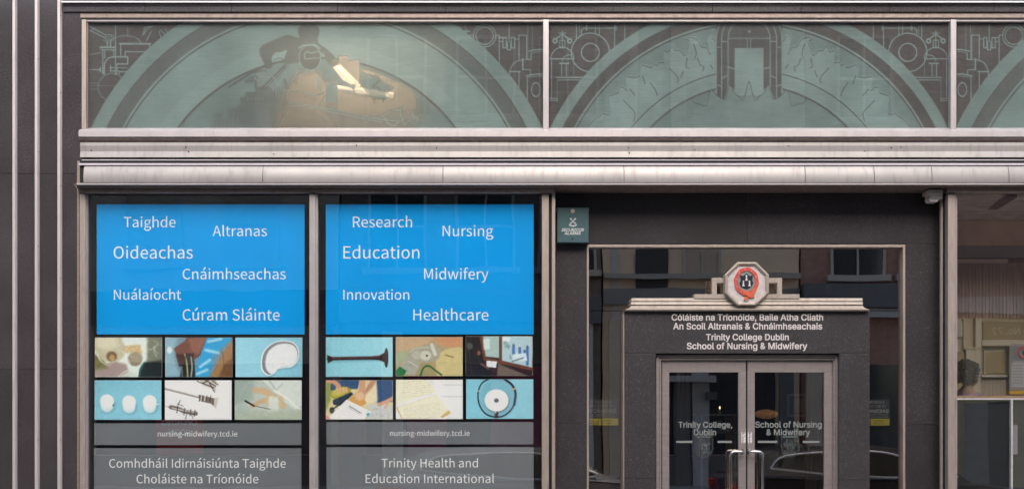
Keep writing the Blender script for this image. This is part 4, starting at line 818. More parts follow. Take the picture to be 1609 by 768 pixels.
# ================================================================== DOORS
YD = .20
dfm = thing('door_frame', 'brushed metal frame around the double doors', 'door frame', (PX(1175, YD), YD, 0))
for a, b, c, d, yf, nm in ((1031, 1318.4, 557, 561.5, YD - .012, 'head_rail'), (1034.5, 1315, 561.8, 565.4, YD + .005, 'head_rail'), (1031, 1036.2, 561.8, 900, YD - .012, 'jamb'), (1036.4, 1039.2, 565.6, 900, YD + .005, 'jamb'), (1313.3, 1318.4, 561.8, 900, YD - .012, 'jamb'), (1309.6, 1313.1, 565.6, 900, YD + .005, 'jamb')):
    bm = B(); pbox(bm, a, b, c, d, yf, .32, .0025); obj(nm, bm, doormetal, dfm)
bm = B(); box(bm, PX(1030, .2), PX(1320, .2), .27, .32, PZ(567.5, .2), PZ(565, .2)); obj('dark_rebate', bm, blackgap, dfm)
etm = mat('etched lettering', (.20, .22, .215), .7)
doors = [('left glass door lettered Trinity College, Dublin', 1040.4, 1172.2, 1051.5, 1160.3, [('Trinity College,', 1066, 1150.3, 671), ('Dublin', 1090.5, 1125, 683)], [(1062.5, 1088), (1127.5, 1150)], 1106.5, -1),
         ('right glass door lettered School of Nursing & Midwifery', 1174.4, 1308.6, 1186, 1295, [('School of Nursing', 1187, 1291, 671), ('& Midwifery', 1204.5, 1272.5, 683)], [(1190.5, 1221.5), (1261.5, 1288)], 1241.8, 1)]
YL = .235
for lb, a, b, ga, gb, words, bars, ccx, sd in doors:
    t = thing('glass_door', lb, 'door', (PX((a + b) / 2, YL), YL, .1), 'double entrance doors')
    bm = B(); pbox(bm, a, b, 566.2, 584.6, YL, .275, .0025); obj('top_rail', bm, doormetal, t)
    bm = B(); pbox(bm, a, ga, 584.9, 900, YL, .275, .0025); obj('stile', bm, doormetal, t)
    bm = B(); pbox(bm, gb, b, 584.9, 900, YL, .275, .0025); obj('stile', bm, doormetal, t)
    bm = B(); pbox(bm, ga + .2, gb - .2, 860, 900, YL, .275, .0025); obj('bottom_rail', bm, doormetal, t)
    pane((ga - .5, gb + .5, 584, 862, YL + .018), t, glass_d)
    for s, x0, x1, y in words: text(s, F_GROT, x0, x1, y, YL + .0160, etm, t, ext=.0004, off=.016)
    for x0, x1 in bars:
        bm = B(); pbox(bm, x0, x1, 691.8, 695.2, YL + .0164, YL + .0172); obj('safety_bar', bm, etm, t)
    P = Paint(ccx - 15, ccx + 15, 683, 719, 75, 90, (0., .6), 2)
    shp = [(ccx - 13.3, 684.5), (ccx + 13.3, 684.5), (ccx + 13.3, 704)] + [(ccx + 13.3 * math.cos(a), 704 + 13.5 * math.sin(a)) for a in np.linspace(0, math.pi, 14)] + [(ccx - 13.3, 684.5)]
    P.poly(shp, (.05, .8)); P.line(shp, .9, (.42, .5)); P.line([(ccx - 11, 686), (ccx + 11, 686)], 1, (.8, .9)); 
    for k in range(26):
        x = ccx + random.uniform(-10, 10); y = random.uniform(688, 710); P.line(smooth([(x, y), (x + random.uniform(-3, 3), y + 2), (x + random.uniform(-3, 3), y + 4)]), 0.8, (.42, .5))
    P.line([(ccx - 3.5, 707), (ccx - 3.5, 699), (ccx + 3.5, 699), (ccx + 3.5, 707)], .9, (.6, .9)); P.line([(ccx, 687), (ccx, 712)], .7, (.4, .9)); P.line([(ccx - 11, 697), (ccx + 11, 697)], .7, (.45, .9)); P.line([(ccx - 9, 710), (ccx + 9, 710)], .8, (.5, .9))
    grid_sheet('etched_crest', P.out(), ccx - 15, ccx + 15, 683, 719, YL + .0165, em, t, drop=.03)
    # pull plate with PULL written downwards
    px_ = 1165.2 if sd < 0 else 1175.2
    pl = B(); pbox(pl, px_, px_ + 6.2, 678.3, 695.5, YL - .003, YL); pl = obj('pull_plate', pl, mat('white plate', (.74, .71, .72), .4), t)
    for k, chh in enumerate('PULL'): text(chh, F_GROT, px_ + 1.7, px_ + 4.6, 682.3 + k * 4.2, YL - .0034, blackgap, pl, ext=.0003, off=.01)
    # D handle
    hx0, hx1 = (1168.5, 1147.8) if sd < 0 else (1178.5, 1198.6)
    yh = YL - .085; pts = [(PX(hx0, yh), YL, PZ(709, yh)), (PX(hx0, yh), YL - .05, PZ(709, yh))]
    def arc(p0, p1, p2, n=7): return [tuple((1 - t) ** 2 * a + 2 * t * (1 - t) * b_ + t * t * c_ for a, b_, c_ in zip(p0, p1, p2)) for t in [k / n for k in range(n + 1)]]
    A0 = (PX(hx0, yh), YL - .05, PZ(709, yh)); A1 = (PX(hx0, yh), yh, PZ(709, yh)); A2 = (PX(hx0 - sd * -5, yh), yh, PZ(709, yh)); C0 = (PX(hx1 - sd * 7, yh), yh, PZ(709, yh)); C1 = (PX(hx1, yh), yh, PZ(709, yh)); C2 = (PX(hx1, yh), yh, PZ(718, yh))
    path = [(A0[0], YL, A0[2])] + arc(A0, A1, A2) + arc(C0, C1, C2) + [(C2[0], yh, PZ(830, yh))]; end = path[-1]
    path += [(end[0] - sd * .05, yh, end[2] - .06), (A0[0], YL, end[2] - .06)]
    bm = B(); tube(bm, path, .0145, 14); obj('handle', bm, chrome, t, smooth=True)
    bm = B(); tube(bm, [(A0[0], YL - .004, A0[2]), (A0[0], YL, A0[2])], .024, 14); obj('handle_rose', bm, chrome, t, smooth=True)

# ================================================================== ALARM BOX, SENSOR, NOTICES
al = thing('alarm_box', 'teal grey alarm box with crossed keys emblem on the granite lintel', 'alarm box', (PX(900, .15), YE, PZ(381, .15)))
tealm = mat('teal alarm cover', (.055, .115, .13), .32, var=.1, vscale=8, coat=.3)
bm = B(); pbox(bm, 875.3, 925, 326.5, 381, .14, .248, .006); cover = obj('cover', bm, tealm, al)
bm = B(); pbox(bm, 874.5, 925.8, 326, 330, .145, .25, .002); obj('lid', bm, mat('dark teal', (.05, .085, .095), .4), al)
ivory = mat('ivory print', (.62, .66, .66), .5)
text('SECURICOR', F_GROT, 882.5, 917.5, 363.2, .1385, ivory, al, off=.015, shear=.25, hs=1.0); text('ALARMS', F_GROT, 887, 912.5, 368.6, .1385, ivory, al, off=.015, shear=.25, hs=1.0)
bm = B(); disc(bm, 900, 331.5, 3.3, .133, .139, 12); obj('screw', bm, mat('brass screw', (.42, .38, .28), .4, .6), al)
bm = B(); disc(bm, 899.5, 375, 1.3, .134, .139, 8); obj('screw', bm, blackgap, al)
bm = B()
pprism(bm, [(897, 343), (895, 342.5), (897.5, 345.5), (903, 352), (904, 351)], .136, .1385); pprism(bm, [(903.5, 343), (905.5, 342.5), (903, 345.5), (897.5, 352), (896.5, 351)], .136, .1385)
disc(bm, 897, 344, 1.7, .136, .1385, 8); disc(bm, 903.5, 344, 1.7, .136, .1385, 8); disc(bm, 897, 350.5, 1.6, .136, .1385, 8); disc(bm, 903.5, 350.5, 1.6, .136, .1385, 8)
pprism(bm, [(893.5, 351.5), (897, 353.5), (900.2, 354), (903.5, 353.5), (907, 351.5), (905.5, 354.8), (900.2, 356), (895, 354.8)], .136, .1385); obj('keys_emblem', bm, ivory, al)
se = thing('motion_sensor', 'small pale grey box fixed under the canopy above the right stone pier', 'sensor', (PX(1470, .05), .1, PZ(316, .05)))
gw = mat('grey plastic', (.62, .58, .58), .5)
bm = B(); box(bm, PX(1461.5, .02), PX(1481, .02), .02, .16, PZ(312, .02), PZ(304, .02), .004); obj('lower_housing', bm, gw, se)
bm = B(); box(bm, PX(1459, .0), PX(1482, .0), .0, .17, PZ(304, .0), PZ(298, .0), .003); obj('upper_housing', bm, mat('grey plastic dark', (.42, .38, .375), .5), se)
bm = B(); pprism(bm, [(1459, 312), (1476, 313), (1473, 317), (1462, 317)], .03, .14); obj('lens_cover', bm, gw, se)
def notice(lb, x0, x1, y0, Y, off):
    t = thing('camera_notice', lb, 'sign', (PX((x0 + x1) / 2, Y), Y, PZ(y0 + 42, Y)), 'camera warning notices')
    bm = B(); pbox(bm, x0, x1, y0, y0 + 30, Y, Y + .004); obj('panel', bm, mat('notice slate', (.055, .065, .075), .5), t)
    bm = B(); pbox(bm, x0, x1, y0 + 30.2, y0 + 41, Y, Y + .004); obj('yellow_strip', bm, mat('notice yellow', (.62, .52, .05), .5), t)
    pt = mat('notice print', (.42, .43, .44), .5); c = (x0 + x1) / 2
    text('THESE PREMISES', F_GROT, c - 24, c + 22, y0 + 6.2, Y - .0008, pt, t); text('ARE PROTECTED BY', F_GROT, c - 26, c + 25, y0 + 12.6, Y - .0008, pt, t); text('CCTV CAMERAS', F_GROT, c - 30, c + 28, y0 + 21, Y - .0008, pt, t, off=.02)
    for k in range(2): text('Images are being monitored for the purpose', F_GROT, c - 29, c + 27, y0 + 24.8 + k * 3.4, Y - .0008, pt, t, ext=.0002)
    dk = blackgap
    for k, cx in enumerate((c - 14, c + 14)): text('Controlled by', F_GROT, cx - 10, cx + 8, y0 + 34.5, Y - .0008, dk, t, ext=.0002); text('000 00000', F_GROT, cx - 9, cx + 8, y0 + 38.8, Y - .0008, dk, t, ext=.0002)
    bm = B(); pbox(bm, c - .5, c + .3, y0 + 31, y0 + 40.5, Y - .001, Y); obj('divider', bm, dk, t)
notice('slate and yellow camera notice behind the pane left of the portal', 908, 971.5, 626.5, .36, 0)
notice('slate and yellow camera notice behind the pane right of the portal', 1338, 1398, 627, .36, 0)

# ================================================================== LOBBY INTERIOR
lob = thing('lobby_room', 'dim lobby seen through the entrance glass', 'room', (PX(1173), 2.5, FLOOR))
lw = mat('lobby wall', (.075, .05, .038), .7, var=.25, vscale=2); lf = mat('lobby floor', (.05, .04, .035), .35)
bm = B(); box(bm, PX(868), PX(1500), 4.4, 4.5, 0, PZ(290)); obj('back_wall', bm, lw, lob)
bm = B(); box(bm, PX(862), PX(868), .81, 4.4, 0, PZ(290)); obj('side_wall', bm, lw, lob)
bm = B(); box(bm, PX(1494), PX(1500), .3, 4.4, 0, PZ(290)); obj('side_wall', bm, lw, lob)
bm = B(); box(bm, PX(868), PX(1494), .34, 4.4, PZ(300), PZ(290)); obj('ceiling', bm, lw, lob)
bm = B(); box(bm, PX(860), PX(1500), .2, 4.4, -.08, FLOOR); obj('floor', bm, lf, lob)
gl = thing('wall_lamp', 'small warm lamp glowing in the lobby behind the right door', 'lamp', (PX(1205, 2.2), 2.2, PZ(652, 2.2)))
bm = B(); ball(bm, (PX(1204, 2.2), 2.2, PZ(650, 2.2)), .15, .06, .06, 3); obj('lamp_shade', bm, mat('amber shade', (.42, .20, .09), .6, emit=.09, var=.5, vscale=9), gl, smooth=True)
bm = B(); tube(bm, [(PX(1204, 2.2), 2.2, PZ(643, 2.2)), (PX(1204, 2.2), 2.2, PZ(300, 2.2))], .006, 6); obj('cord', bm, blackgap, gl)
cl = thing('candle_lamp', 'tiny yellow light on the lobby table behind the left door', 'lamp', (PX(1131, 1.5), 1.5, PZ(644, 1.5)))
bm = B(); tube(bm, [(PX(1131, 1.5), 1.5, PZ(643, 1.5)), (PX(1131, 1.5), 1.5, PZ(650, 1.5))], .012, 8); obj('holder', bm, bronze, cl)
bm = B(); ball(bm, (PX(1131, 1.5), 1.5, PZ(640, 1.5)), .009, .009, .02, 2); obj('flame', bm, mat('yellow flame', (1, .8, .3), .5, emit=1.2), cl)
pf = thing('picture_frame', 'pale framed notice on the lobby wall behind the right door', 'picture', (PX(1253, 2.6), 2.6, PZ(655, 2.6)))
bm = B(); 
for a, b, c, d in ((1237, 1267, 618, 621.5), (1237, 1267, 651, 654), (1237, 1240, 621.6, 650.9), (1264, 1267, 621.6, 650.9)): pbox(bm, a, b, c, d, 2.6, 2.63)
obj('frame', bm, mat('lobby frame', (.22, .19, .17), .6), pf)
bm = B(); pbox(bm, 1240.2, 1263.8, 621.8, 650.7, 2.615, 2.63); obj('mount', bm, mat('lobby mount', (.09, .08, .075), .7), pf)
bm = B(); pbox(bm, 1247, 1263, 626, 647, 2.610, 2.614); obj('print', bm, mat('lobby print', (.20, .18, .165), .7), pf)
ea = thing('wooden_post', 'slim wooden display stand behind the left door', 'display stand', (PX(1146, 1.6), 1.6, FLOOR))
wood = mat('oak', (.30, .16, .06), .45, var=.2, vscale=6, stretch=(3, 3, .4))
bm = B(); pprism(bm, [(1141, 655), (1151, 657), (1154, 900), (1143, 900)], 1.6, 1.66); obj('post', bm, wood, ea)
bm = B(); pprism(bm, [(1138, 655), (1152, 655), (1151, 661), (1139, 661)], 1.58, 1.6); obj('finial', bm, wood, ea)
tb = thing('reception_table', 'low reception table with a pale front behind the left door', 'table', (PX(1130, 1.5), 1.5, FLOOR))
bm = B(); pbox(bm, 1100, 1160, 650.3, 653, 1.42, 1.9, .003); obj('tabletop', bm, mat('table top', (.12, .11, .10), .5), tb)
bm = B(); pbox(bm, 1102, 1158, 678, 681, 1.44, 1.88); obj('shelf', bm, MATS['table top'], tb)
for xx in (1103, 1155):
    bm = B(); pbox(bm, xx - 1.5, xx + 1.5, 653, 900, 1.44, 1.48); obj('leg', bm, MATS['table top'], tb)
lfm = mat('leaflet blue', (.10, .20, .27), .6)
for k, (a, b, c, d, m_) in enumerate(((1118, 1126, 662, 677, lfm), (1128, 1135, 660, 677, mat('leaflet grey', (.16, .18, .2), .6)), (1137, 1146, 663, 677, mat('leaflet white', (.32, .32, .32), .6)))):
    bm = B(); pbox(bm, a, b, c, d, 1.5, 1.53); tag(obj('leaflet', bm, m_), ('blue', 'grey', 'white')[k] + ' leaflet standing on the reception table shelf', 'leaflet', 'leaflets on the reception table')
for k, (x, r_) in enumerate(((1065, .035), (1277, .03), (1268, .02))):
    t = thing('curtain', ['dark curtain drop at the left edge of the left door glass', 'dark curtain drop near the right edge of the right door glass', 'narrow dark curtain drop beside the framed notice'][k], 'curtain', (PX(x, 1.9), 1.9, FLOOR))
    bm = B()
    for j in range(6): tube(bm, [(PX(x + j * 3.2, 1.9), 1.9 + .02 * (j % 2), FLOOR), (PX(x + j * 3.2, 1.9), 1.9 + .02 * (j % 2), PZ(575, 1.9))], .022, 8)
    obj('cloth', bm, mat('curtain cloth', (.07, .055, .05), .9), t)

# ================================================================== RIGHT SHOP WINDOW
w3 = shopwin('shop window right of the entrance with a woman standing behind it', 1503, RX)
pane((1502.5, RX, 303, BOT, YG), w3, glass_r)
bm = B(); profile(bm, [(-.02, 292), (-.03, 294), (-.03, 300), (.0, 304.4), (.07, 304.4), (.07, 292)], PX(1487), XR); obj('head_rail', bm, bronze, w3)
bm = B(); pbox(bm, 1489.5, 1502.2, 304.8, BOT, -.02, .06, .006); obj('jamb', bm, bronze_lt, w3)
bm = B(); pbox(bm, 1502.4, 1504, 304.8, BOT, .0, .06); obj('jamb_bead', bm, alu_hi, w3)
bm = B(); box(bm, PX(1490), XR, -.01, .07, .1, PZ(BOT - 4)); obj('sill', bm, granite, w3)
bm = B(); pbox(bm, 1503.5, RX, 621, 624.6, .07, .11, .002); obj('timber_rail', bm, mat('rail timber', (.42, .25, .14), .5, var=.1, vscale=20), w3)
bm = B(); pbox(bm, 1503.5, RX, 625, 627.6, .066, .11, .002); obj('white_rail', bm, mat('white rail', (.88, .82, .85), .4), w3)
bm = B(); pbox(bm, 1588.8, 1591.6, 627.8, BOT, .066, .11, .002); obj('white_upright', bm, MATS['white rail'], w3)
bm = B(); pbox(bm, 1503.5, RX, 627.7, BOT, .112, .13); obj('dark_screen', bm, mat('dark screen', (.022, .023, .026), .5, var=.1), w3)
bm = B(); pbox(bm, 1587, 1588.6, 667, 713, .10, .111); pbox(bm, 1591.8, 1599, 667, 713, .10, .111); obj('paper_slip', bm, mat('paper slip', (.30, .29, .34), .7), w3)
room = thing('shop_interior', 'interior with slatted ceiling, and panelling standing for a street reflection, behind the right shop window', 'room', (PX(1650), 1.2, .6))
soff = PZ(303.5) + .02
slat = mat('ceiling slat', (.85, .77, .71), .6, var=.15, vscale=6)
for k in range(9):
    bm = B(); y0 = .12 + k * .122; zz = soff - .0085 * k; box(bm, PX(1495), XR, y0, y0 + .104, zz - .012, zz + .01, .003); obj('slat', bm, slat, room)
bm = B(); box(bm, PX(1495), XR, .1, 1.35, soff + .03, soff + .06); obj('ceiling', bm, blackgap, room)
bm = B()
def cpt(px, py):                                  # where a view ray meets the ceiling
    zb = 1.5 + (708 - py) / K; f = (soff - .02 - EYE) / (zb - EYE) * (1 - .0145 * (345 - py < 20)); return Vector(((px - CX) / K * f, (f - 1) * D, soff - .02))
a, b = cpt(1536, 344), cpt(1590, 306); dv = Vector((.055, 0, 0)); vv = [a - dv, a + dv, b + dv, b - dv]
prism(bm, vv, lambda p, k: p + Vector((0, 0, -.03 if k else 0))); obj('ceiling_beam', fixn(bm), mat('dark beam', (.04, .03, .03), .6), room)
yb = 1.22
bm = B(); pbox(bm, 1490, RX, 345.8, 385.5, yb, yb + .05); obj('bulkhead', bm, mat('brown bulkhead', (.80, .56, .42), .7, var=.15, vscale=4), room)
bm = B(); pbox(bm, 1490, RX, 385.8, 404.5, yb + .02, yb + .05); obj('dark_panel', bm, mat('slate panel', (.2, .23, .25), .6), room)
bm = B(); pbox(bm, 1490, 1584, 407, 412.5, yb - .02, yb + .04); obj('blind_rail', bm, mat('blind rail', (.6, .5, .45), .6), room)
bl = mat('brown blind', (.36, .27, .22), .8, var=.2, vscale=8, stretch=(2, 1, .3))
for k in range(24):
    bm = B(); x = 1490 + k * 5.4; pbox(bm, x, x + 4.6, 413, 500, yb + .015 + .008 * (k % 2), yb + .04); obj('blind_slat', bm, bl, room)
bm = B(); pbox(bm, 1490, RX, 404, 900, yb + .06, yb + .1); obj('back_wall', bm, mat('olive wall', (.05, .043, .032), .8, var=.2, vscale=3), room)
cri = mat('cream reflection panelling', (.33, .265, .18), .6, var=.08, vscale=3); crd = mat('olive reflection panel', (.25, .19, .105), .6, var=.1, vscale=4); crl = mat('pale reflection panelling', (.38, .32, .24), .6, var=.06, vscale=3)  # street shopfront reflection built as solid panelling, number and notice indoors
for nm, a_, b_, c_, d_, dd, m_ in (('panelling', 1490, RX, 500.5, 760, .0, cri), ('fanlight', 1503, 1513, 505, 529, .03, crl), ('post', 1514, 1518, 500.6, 546, .05, cri), ('pilaster', 1518, 1540.5, 549, 621, .05, crl), ('pilaster_cap', 1515, 1543, 545, 548.6, .06, cri), ('post', 1533, 1542, 500.6, 544.6, .06, crl),
                               ('number_board', 1544, 1640, 505, 533, .02, crd), ('moulding', 1543.5, 1640, 533.5, 543, .06, crl), ('panel', 1549, 1584.5, 552, 586, .02, crd), ('moulding', 1546.5, 1548.6, 550, 588, .05, crl), ('moulding', 1543, 1586, 588.5, 592, .06, crl), ('panel', 1503, 1514, 552, 620, .02, crd),
                               ('notice_board', 1586, 1614, 543, 613, .10, mat('notice grey', (.22, .22, .23), .6)), ('notice_paper', 1588.5, 1612, 569, 608, .104, mat('notice paper', (.38, .36, .34), .7)), ('notice_foot', 1586, 1614, 613.5, 619, .10, mat('amber', (.6, .35, .05), .5))):
    bm = B(); pbox(bm, a_, b_, c_, d_, yb - dd, yb + .02, .002); obj(nm, bm, m_, room)
for k in range(13):
    bm = B(); pbox(bm, 1545 + k * 3.1, 1546.9 + k * 3.1, 594, 621, yb - .015, yb - .001, .001); obj('beading', bm, crl, room)
bm = B(); tube(bm, [(PX(1602, yb) + .062 * math.cos(a), yb - .105, PZ(554.5, yb) + .062 * math.sin(a)) for a in np.linspace(0, 2 * math.pi, 25)], .009, 6, False); obj('notice_ring', bm, mat('sign red', (.55, .08, .05), .5), room)
bm = B(); tube(bm, [(PX(1604, yb) + .024 * math.cos(a), yb - .105, PZ(554.5, yb) + .024 * math.sin(a)) for a in np.linspace(0, 2 * math.pi, 17)], .007, 6, False); obj('notice_symbol', bm, blackgap, room)
for k in range(7): 
    bm = B(); pbox(bm, 1591 + (k % 2), 1607, 573 + k * 4.6, 574.4 + k * 4.6, yb - .106, yb - .1045); obj('notice_line', bm, mat('grey print', (.2, .19, .19), .7), room)
tx = text('No. 72', F_GROT, 0, 0, 0, yb - .022, mat('gilt', (.42, .36, .25), .5), room, face=1, world=(PX(1558, yb), PX(1601, yb), PZ(525, yb)), off=.01)
bm = B(); box(bm, XR, XR + .05, .1, 1.35, .1, soff); obj('side_wall', bm, mat('pale interior wall', (.62, .55, .48), .8, var=.05), room)
bm = B(); box(bm, PX(1495), XR, .13, 1.3, .1, .66); obj('floor', bm, mat('pale interior floor', (.62, .56, .48), .6, var=.08), room)

# ================================================================== WOMAN BEHIND THE RIGHT WINDOW
HX, HY, HZ = PX(1519.5, .55), .55, PZ(590, .55)
per = thing('person', 'woman with dark curly hair and glasses in a purple top behind the right window', 'person', (HX, HY, .66))
skin = mat('skin', (.26, .15, .11), .55, var=.05); hairm = mat('dark hair', (.02, .015, .014), .8, spec=.1); purple = mat('purple cloth', (.17, .10, .21), .85, var=.15, vscale=10, bump=.3)
def skinmesh(name, pts, edges_, rad, m, root, sub=1, base=None):
    off = wloc(root); me = bpy.data.meshes.new(name); me.from_pydata([tuple(Vector(p) - off) for p in pts], edges_, []); o = link(name, me, root)
    sm_ = o.modifiers.new('skin', 'SKIN'); sm_.use_smooth_shade = True
    for i, r_ in enumerate(rad):
        me.skin_vertices[0].data[i].radius = (r_, r_) if not isinstance(r_, tuple) else r_; 
    me.skin_vertices[0].data[0].use_root = True
    ss = o.modifiers.new('sub', 'SUBSURF'); ss.levels = sub; ss.render_levels = sub
    dg = bpy.context.evaluated_depsgraph_get(); me2 = bpy.data.meshes.new_from_object(o.evaluated_get(dg)); o.modifiers.clear(); o.data = me2
    me2.materials.clear(); me2.materials.append(m); me2.polygons.foreach_set('use_smooth', [True] * len(me2.polygons)); return o
z0 = .66; S = (HZ - z0) / 1.60
def bp(x, y, z): return (HX + x * S, HY + y * S, z0 + z * S)
# body faces +x; side axis is y
body_pts = [bp(0, 0, .95), bp(.0, 0, 1.12), bp(.01, 0, 1.30), bp(0, 0, 1.40), bp(.0, 0, 1.475), bp(.015, 0, 1.53)]
be = [(0, 1), (1, 2), (2, 3), (3, 4), (4, 5)]; rad = [(.13, .16), (.11, .14), (.12, .17), (.10, .14), .055, .05]
body_pts += [bp(0, 0, .90)]
def limb(start, pts, rs):
    i = start
    for p, r_ in zip(pts, rs): body_pts.append(bp(*p)); rad.append(r_ * 1.0); be.append((i, len(body_pts) - 1)); i = len(body_pts) - 1
    return i
rad.append((.13, .15)); be.append((0, 6))
for s_ in (-1, 1):
    e_ = limb(3, [(0, s_ * .17, 1.39), (.0, s_ * .215, 1.12), (.12, s_ * .19, .93), (.17, s_ * .18, .89)], [.062, .047, .034, .03])
    for k, (fy, ln) in enumerate(((-.028, .062), (-.010, .072), (.010, .068), (.028, .052))):
        limb(e_, [(.21, s_ * .18 + fy, .865), (.21 + ln * .6, s_ * .18 + fy, .845), (.21 + ln, s_ * .18 + fy, .815)], [.010, .009, .007])
    limb(e_, [(.19, s_ * .18 - s_ * .04, .885), (.225, s_ * .18 - s_ * .05, .87)], [.011, .009])
    e_ = limb(6, [(0, s_ * .09, .82), (.01, s_ * .10, .47), (-.01, s_ * .10, .10), (.07, s_ * .105, .035), (.14, s_ * .11, .03)], [.085, .062, .045, .038, .03])
skinmesh('body', body_pts, be, [(tuple(v * S for v in r_) if isinstance(r_, tuple) else r_ * S) for r_ in rad], skin, per)
# top garment: torso shell
tp = [bp(0, 0, .84), bp(0, 0, .98), bp(0, 0, 1.12), bp(.01, 0, 1.29), bp(0, 0, 1.405), bp(0, .17, 1.395), bp(0, .222, 1.14), bp(.05, .21, 1.04), bp(0, -.17, 1.395), bp(0, -.222, 1.14), bp(.05, -.21, 1.04)]
skinmesh('top', tp, [(0, 1), (1, 2), (2, 3), (3, 4), (4, 5), (5, 6), (6, 7), (4, 8), (8, 9), (9, 10)], [tuple(v * S for v in r_) for r_ in ((.155, .185), (.15, .175), (.13, .16), (.14, .19), (.118, .15), (.08, .08), (.064, .064), (.06, .06), (.08, .08), (.064, .064), (.06, .06))], purple, per)
bm = B(); r_ = bmesh.ops.create_icosphere(bm, subdivisions=4, radius=1)
for v in bm.verts:
    x, y, z = v.co; X_ = x * .098; Y_ = y * .075 * (1 - .12 * max(0, -z)); Z_ = z * .118
    if z < -.2 and x > 0: X_ += .012 * (-z)
    X_ += .026 * math.exp(-((z + .12) / .16) ** 2 - (y / .16) ** 2) * max(0, x)       # nose
    X_ += .008 * math.exp(-((z + .42) / .08) ** 2 - (y / .3) ** 2) * max(0, x)        # lips
    X_ -= .010 * math.exp(-((z - .05) / .10) ** 2 - ((abs(y) - .38) / .18) ** 2) * max(0, x)   # eye sockets
    v.co = Vector(bp(X_ + .02, Y_, 1.60 + Z_))
head = obj('head', bm, skin, per, smooth=True)
bm = B()
for s_ in (-1, 1): ball(bm, bp(.105, s_ * .03, 1.606), .011 * S, .014 * S, .009 * S, 2)
obj('eyes', bm, mat('eye', (.6, .58, .55), .3), head)
bm = B()
for s_ in (-1, 1): ball(bm, bp(.0, s_ * .076, 1.585), .018 * S, .01 * S, .03 * S, 2)
obj('ears', bm, skin, head)
bm = B(); tube(bm, [bp(.112, -.02, 1.555), bp(.118, 0, 1.553), bp(.112, .02, 1.555)], .004, 6); obj('mouth', bm, mat('lips', (.35, .12, .10), .5), head)
bm = B()
for k in range(420):
    th = random.uniform(0, 2 * math.pi); ph = math.acos(random.uniform(-.55, 1)); d_ = (math.sin(ph) * math.cos(th), math.sin(ph) * math.sin(th), math.cos(ph))
    if d_[0] > .72 and d_[2] < .55: continue
    if d_[0] > .45 and d_[2] < .0: continue
    r0_ = random.uniform(1.0, 1.2); ball(bm, bp(d_[0] * .118 * r0_ - .005, d_[1] * .102 * r0_, 1.615 + d_[2] * .128 * r0_), random.uniform(.018, .028), random.uniform(.018, .028), random.uniform(.016, .026), 1)
obj('hair', bm, hairm, per, smooth=True)
bm = B()
for s_ in (-1, 1):
    tube(bm, [bp(.124, s_ * .034 + .024 * math.cos(a), 1.606 + .019 * math.sin(a)) for a in np.linspace(0, 2 * math.pi, 13)], .0028, 6, False); tube(bm, [bp(.122, s_ * .056, 1.612), bp(.03, s_ * .08, 1.612)], .003, 6)
tube(bm, [bp(.125, -.01, 1.61), bp(.125, .01, 1.61)], .003, 6); obj('glasses', bm, mat('glasses', (.5, .48, .5), .25, .6), per)

# ================================================================== FAR SIDE OF THE STREET (seen in the reflections)
def opp_building(lb, px0, px1, wall, ztop, wins=(), bands=(), extra=None):
    t = thing('street_building', lb, 'building', (OX((px0 + px1) / 2), OY - 3, 0), 'buildings across the street')
    bm = B(); box(bm, OX(px0) + .01, OX(px1) - .01, OY - 6, OY, -.1, ztop); obj('wall', bm, wall, t)
    fm, gm_ = mat('sash paint', (.52, .46, .40), .5), (mat('drawn blind', (.50, .40, .30), .7) if wall is beige or wall is beige2 else mat('far pane', (.05, .055, .06), .08))
    for a, b, y0, y1 in wins:
        zt_, zb2 = OZ(y0), OZ(y1); xa, xb = OX(a), OX(b); r_ = .07
        bm = B(); box(bm, xa, xb, OY + .001, OY + .02, zb2, zt_); wd_ = obj('window', bm, gm_, t)
        bm = B(); box(bm, xa - r_, xa, OY + .001, OY + .06, zb2, zt_); box(bm, xb, xb + r_, OY + .001, OY + .06, zb2, zt_); box(bm, xa - r_, xb + r_, OY + .001, OY + .062, zt_ + .001, zt_ + r_)
        xm = (xa + xb) / 2; zm = (zt_ + zb2) / 2; box(bm, xm - .025, xm + .025, OY + .021, OY + .045, zb2, zt_); box(bm, xa, xb, OY + .021, OY + .05, zm - .03, zm + .03); obj('frame', bm, fm, wd_)
        bm = B(); box(bm, xa - .18, xb + .18, OY + .001, OY + .16, zb2 - .16, zb2 - .001); obj('sill', bm, fm, wd_)
    for k, (z0_, z1_, d_, m_) in enumerate(bands):
        bm = B(); box(bm, OX(px0) + .01, OX(px1) - .01, OY + .001, OY + d_, z0_, z1_); obj('string_course', bm, m_, t)
    return t
beige = mat('beige stucco', (.80, .60, .42), .8, var=.08, vscale=.8); beige2 = mat('sand render', (.62, .50, .38), .8, var=.1, vscale=.8)
brick_r = mat('red brick wall', (.40, .22, .17), .85, var=.15, vscale=5); brick_d = mat('brown brick wall', (.22, .17, .14), .85, var=.15, vscale=5)
slate = mat('slate fascia', (.15, .15, .155), .6); creamp = mat('cream shop paint', (.86, .70, .46), .6, var=.06, vscale=2); olive = mat('olive board', (.34, .27, .15), .6)
lightb = mat('pale band', (.55, .52, .50), .6); magenta = mat('magenta shop paint', (.45, .03, .14), .5); charcoal = mat('charcoal paint', (.05, .05, .055), .5)
opp_building('brown brick building far left across the street', -900, 90, brick_d, 12.3, [(x, x + 80, y0, y1) for x in (-300, -100) for y0, y1 in ((300, 410), (70, 190))], [(4.3, 5.0, .2, slate)])
b1 = opp_building('beige rendered building across the street facing the Irish posters', 90, 532, beige2, 12.2, [(x, x + 78, y0, y1) for x in (200, 352) for y0, y1 in ((290, 412), (95, 190))], [(4.1, 5.0, .18, charcoal), (7.9, 8.1, .1, lightb)])
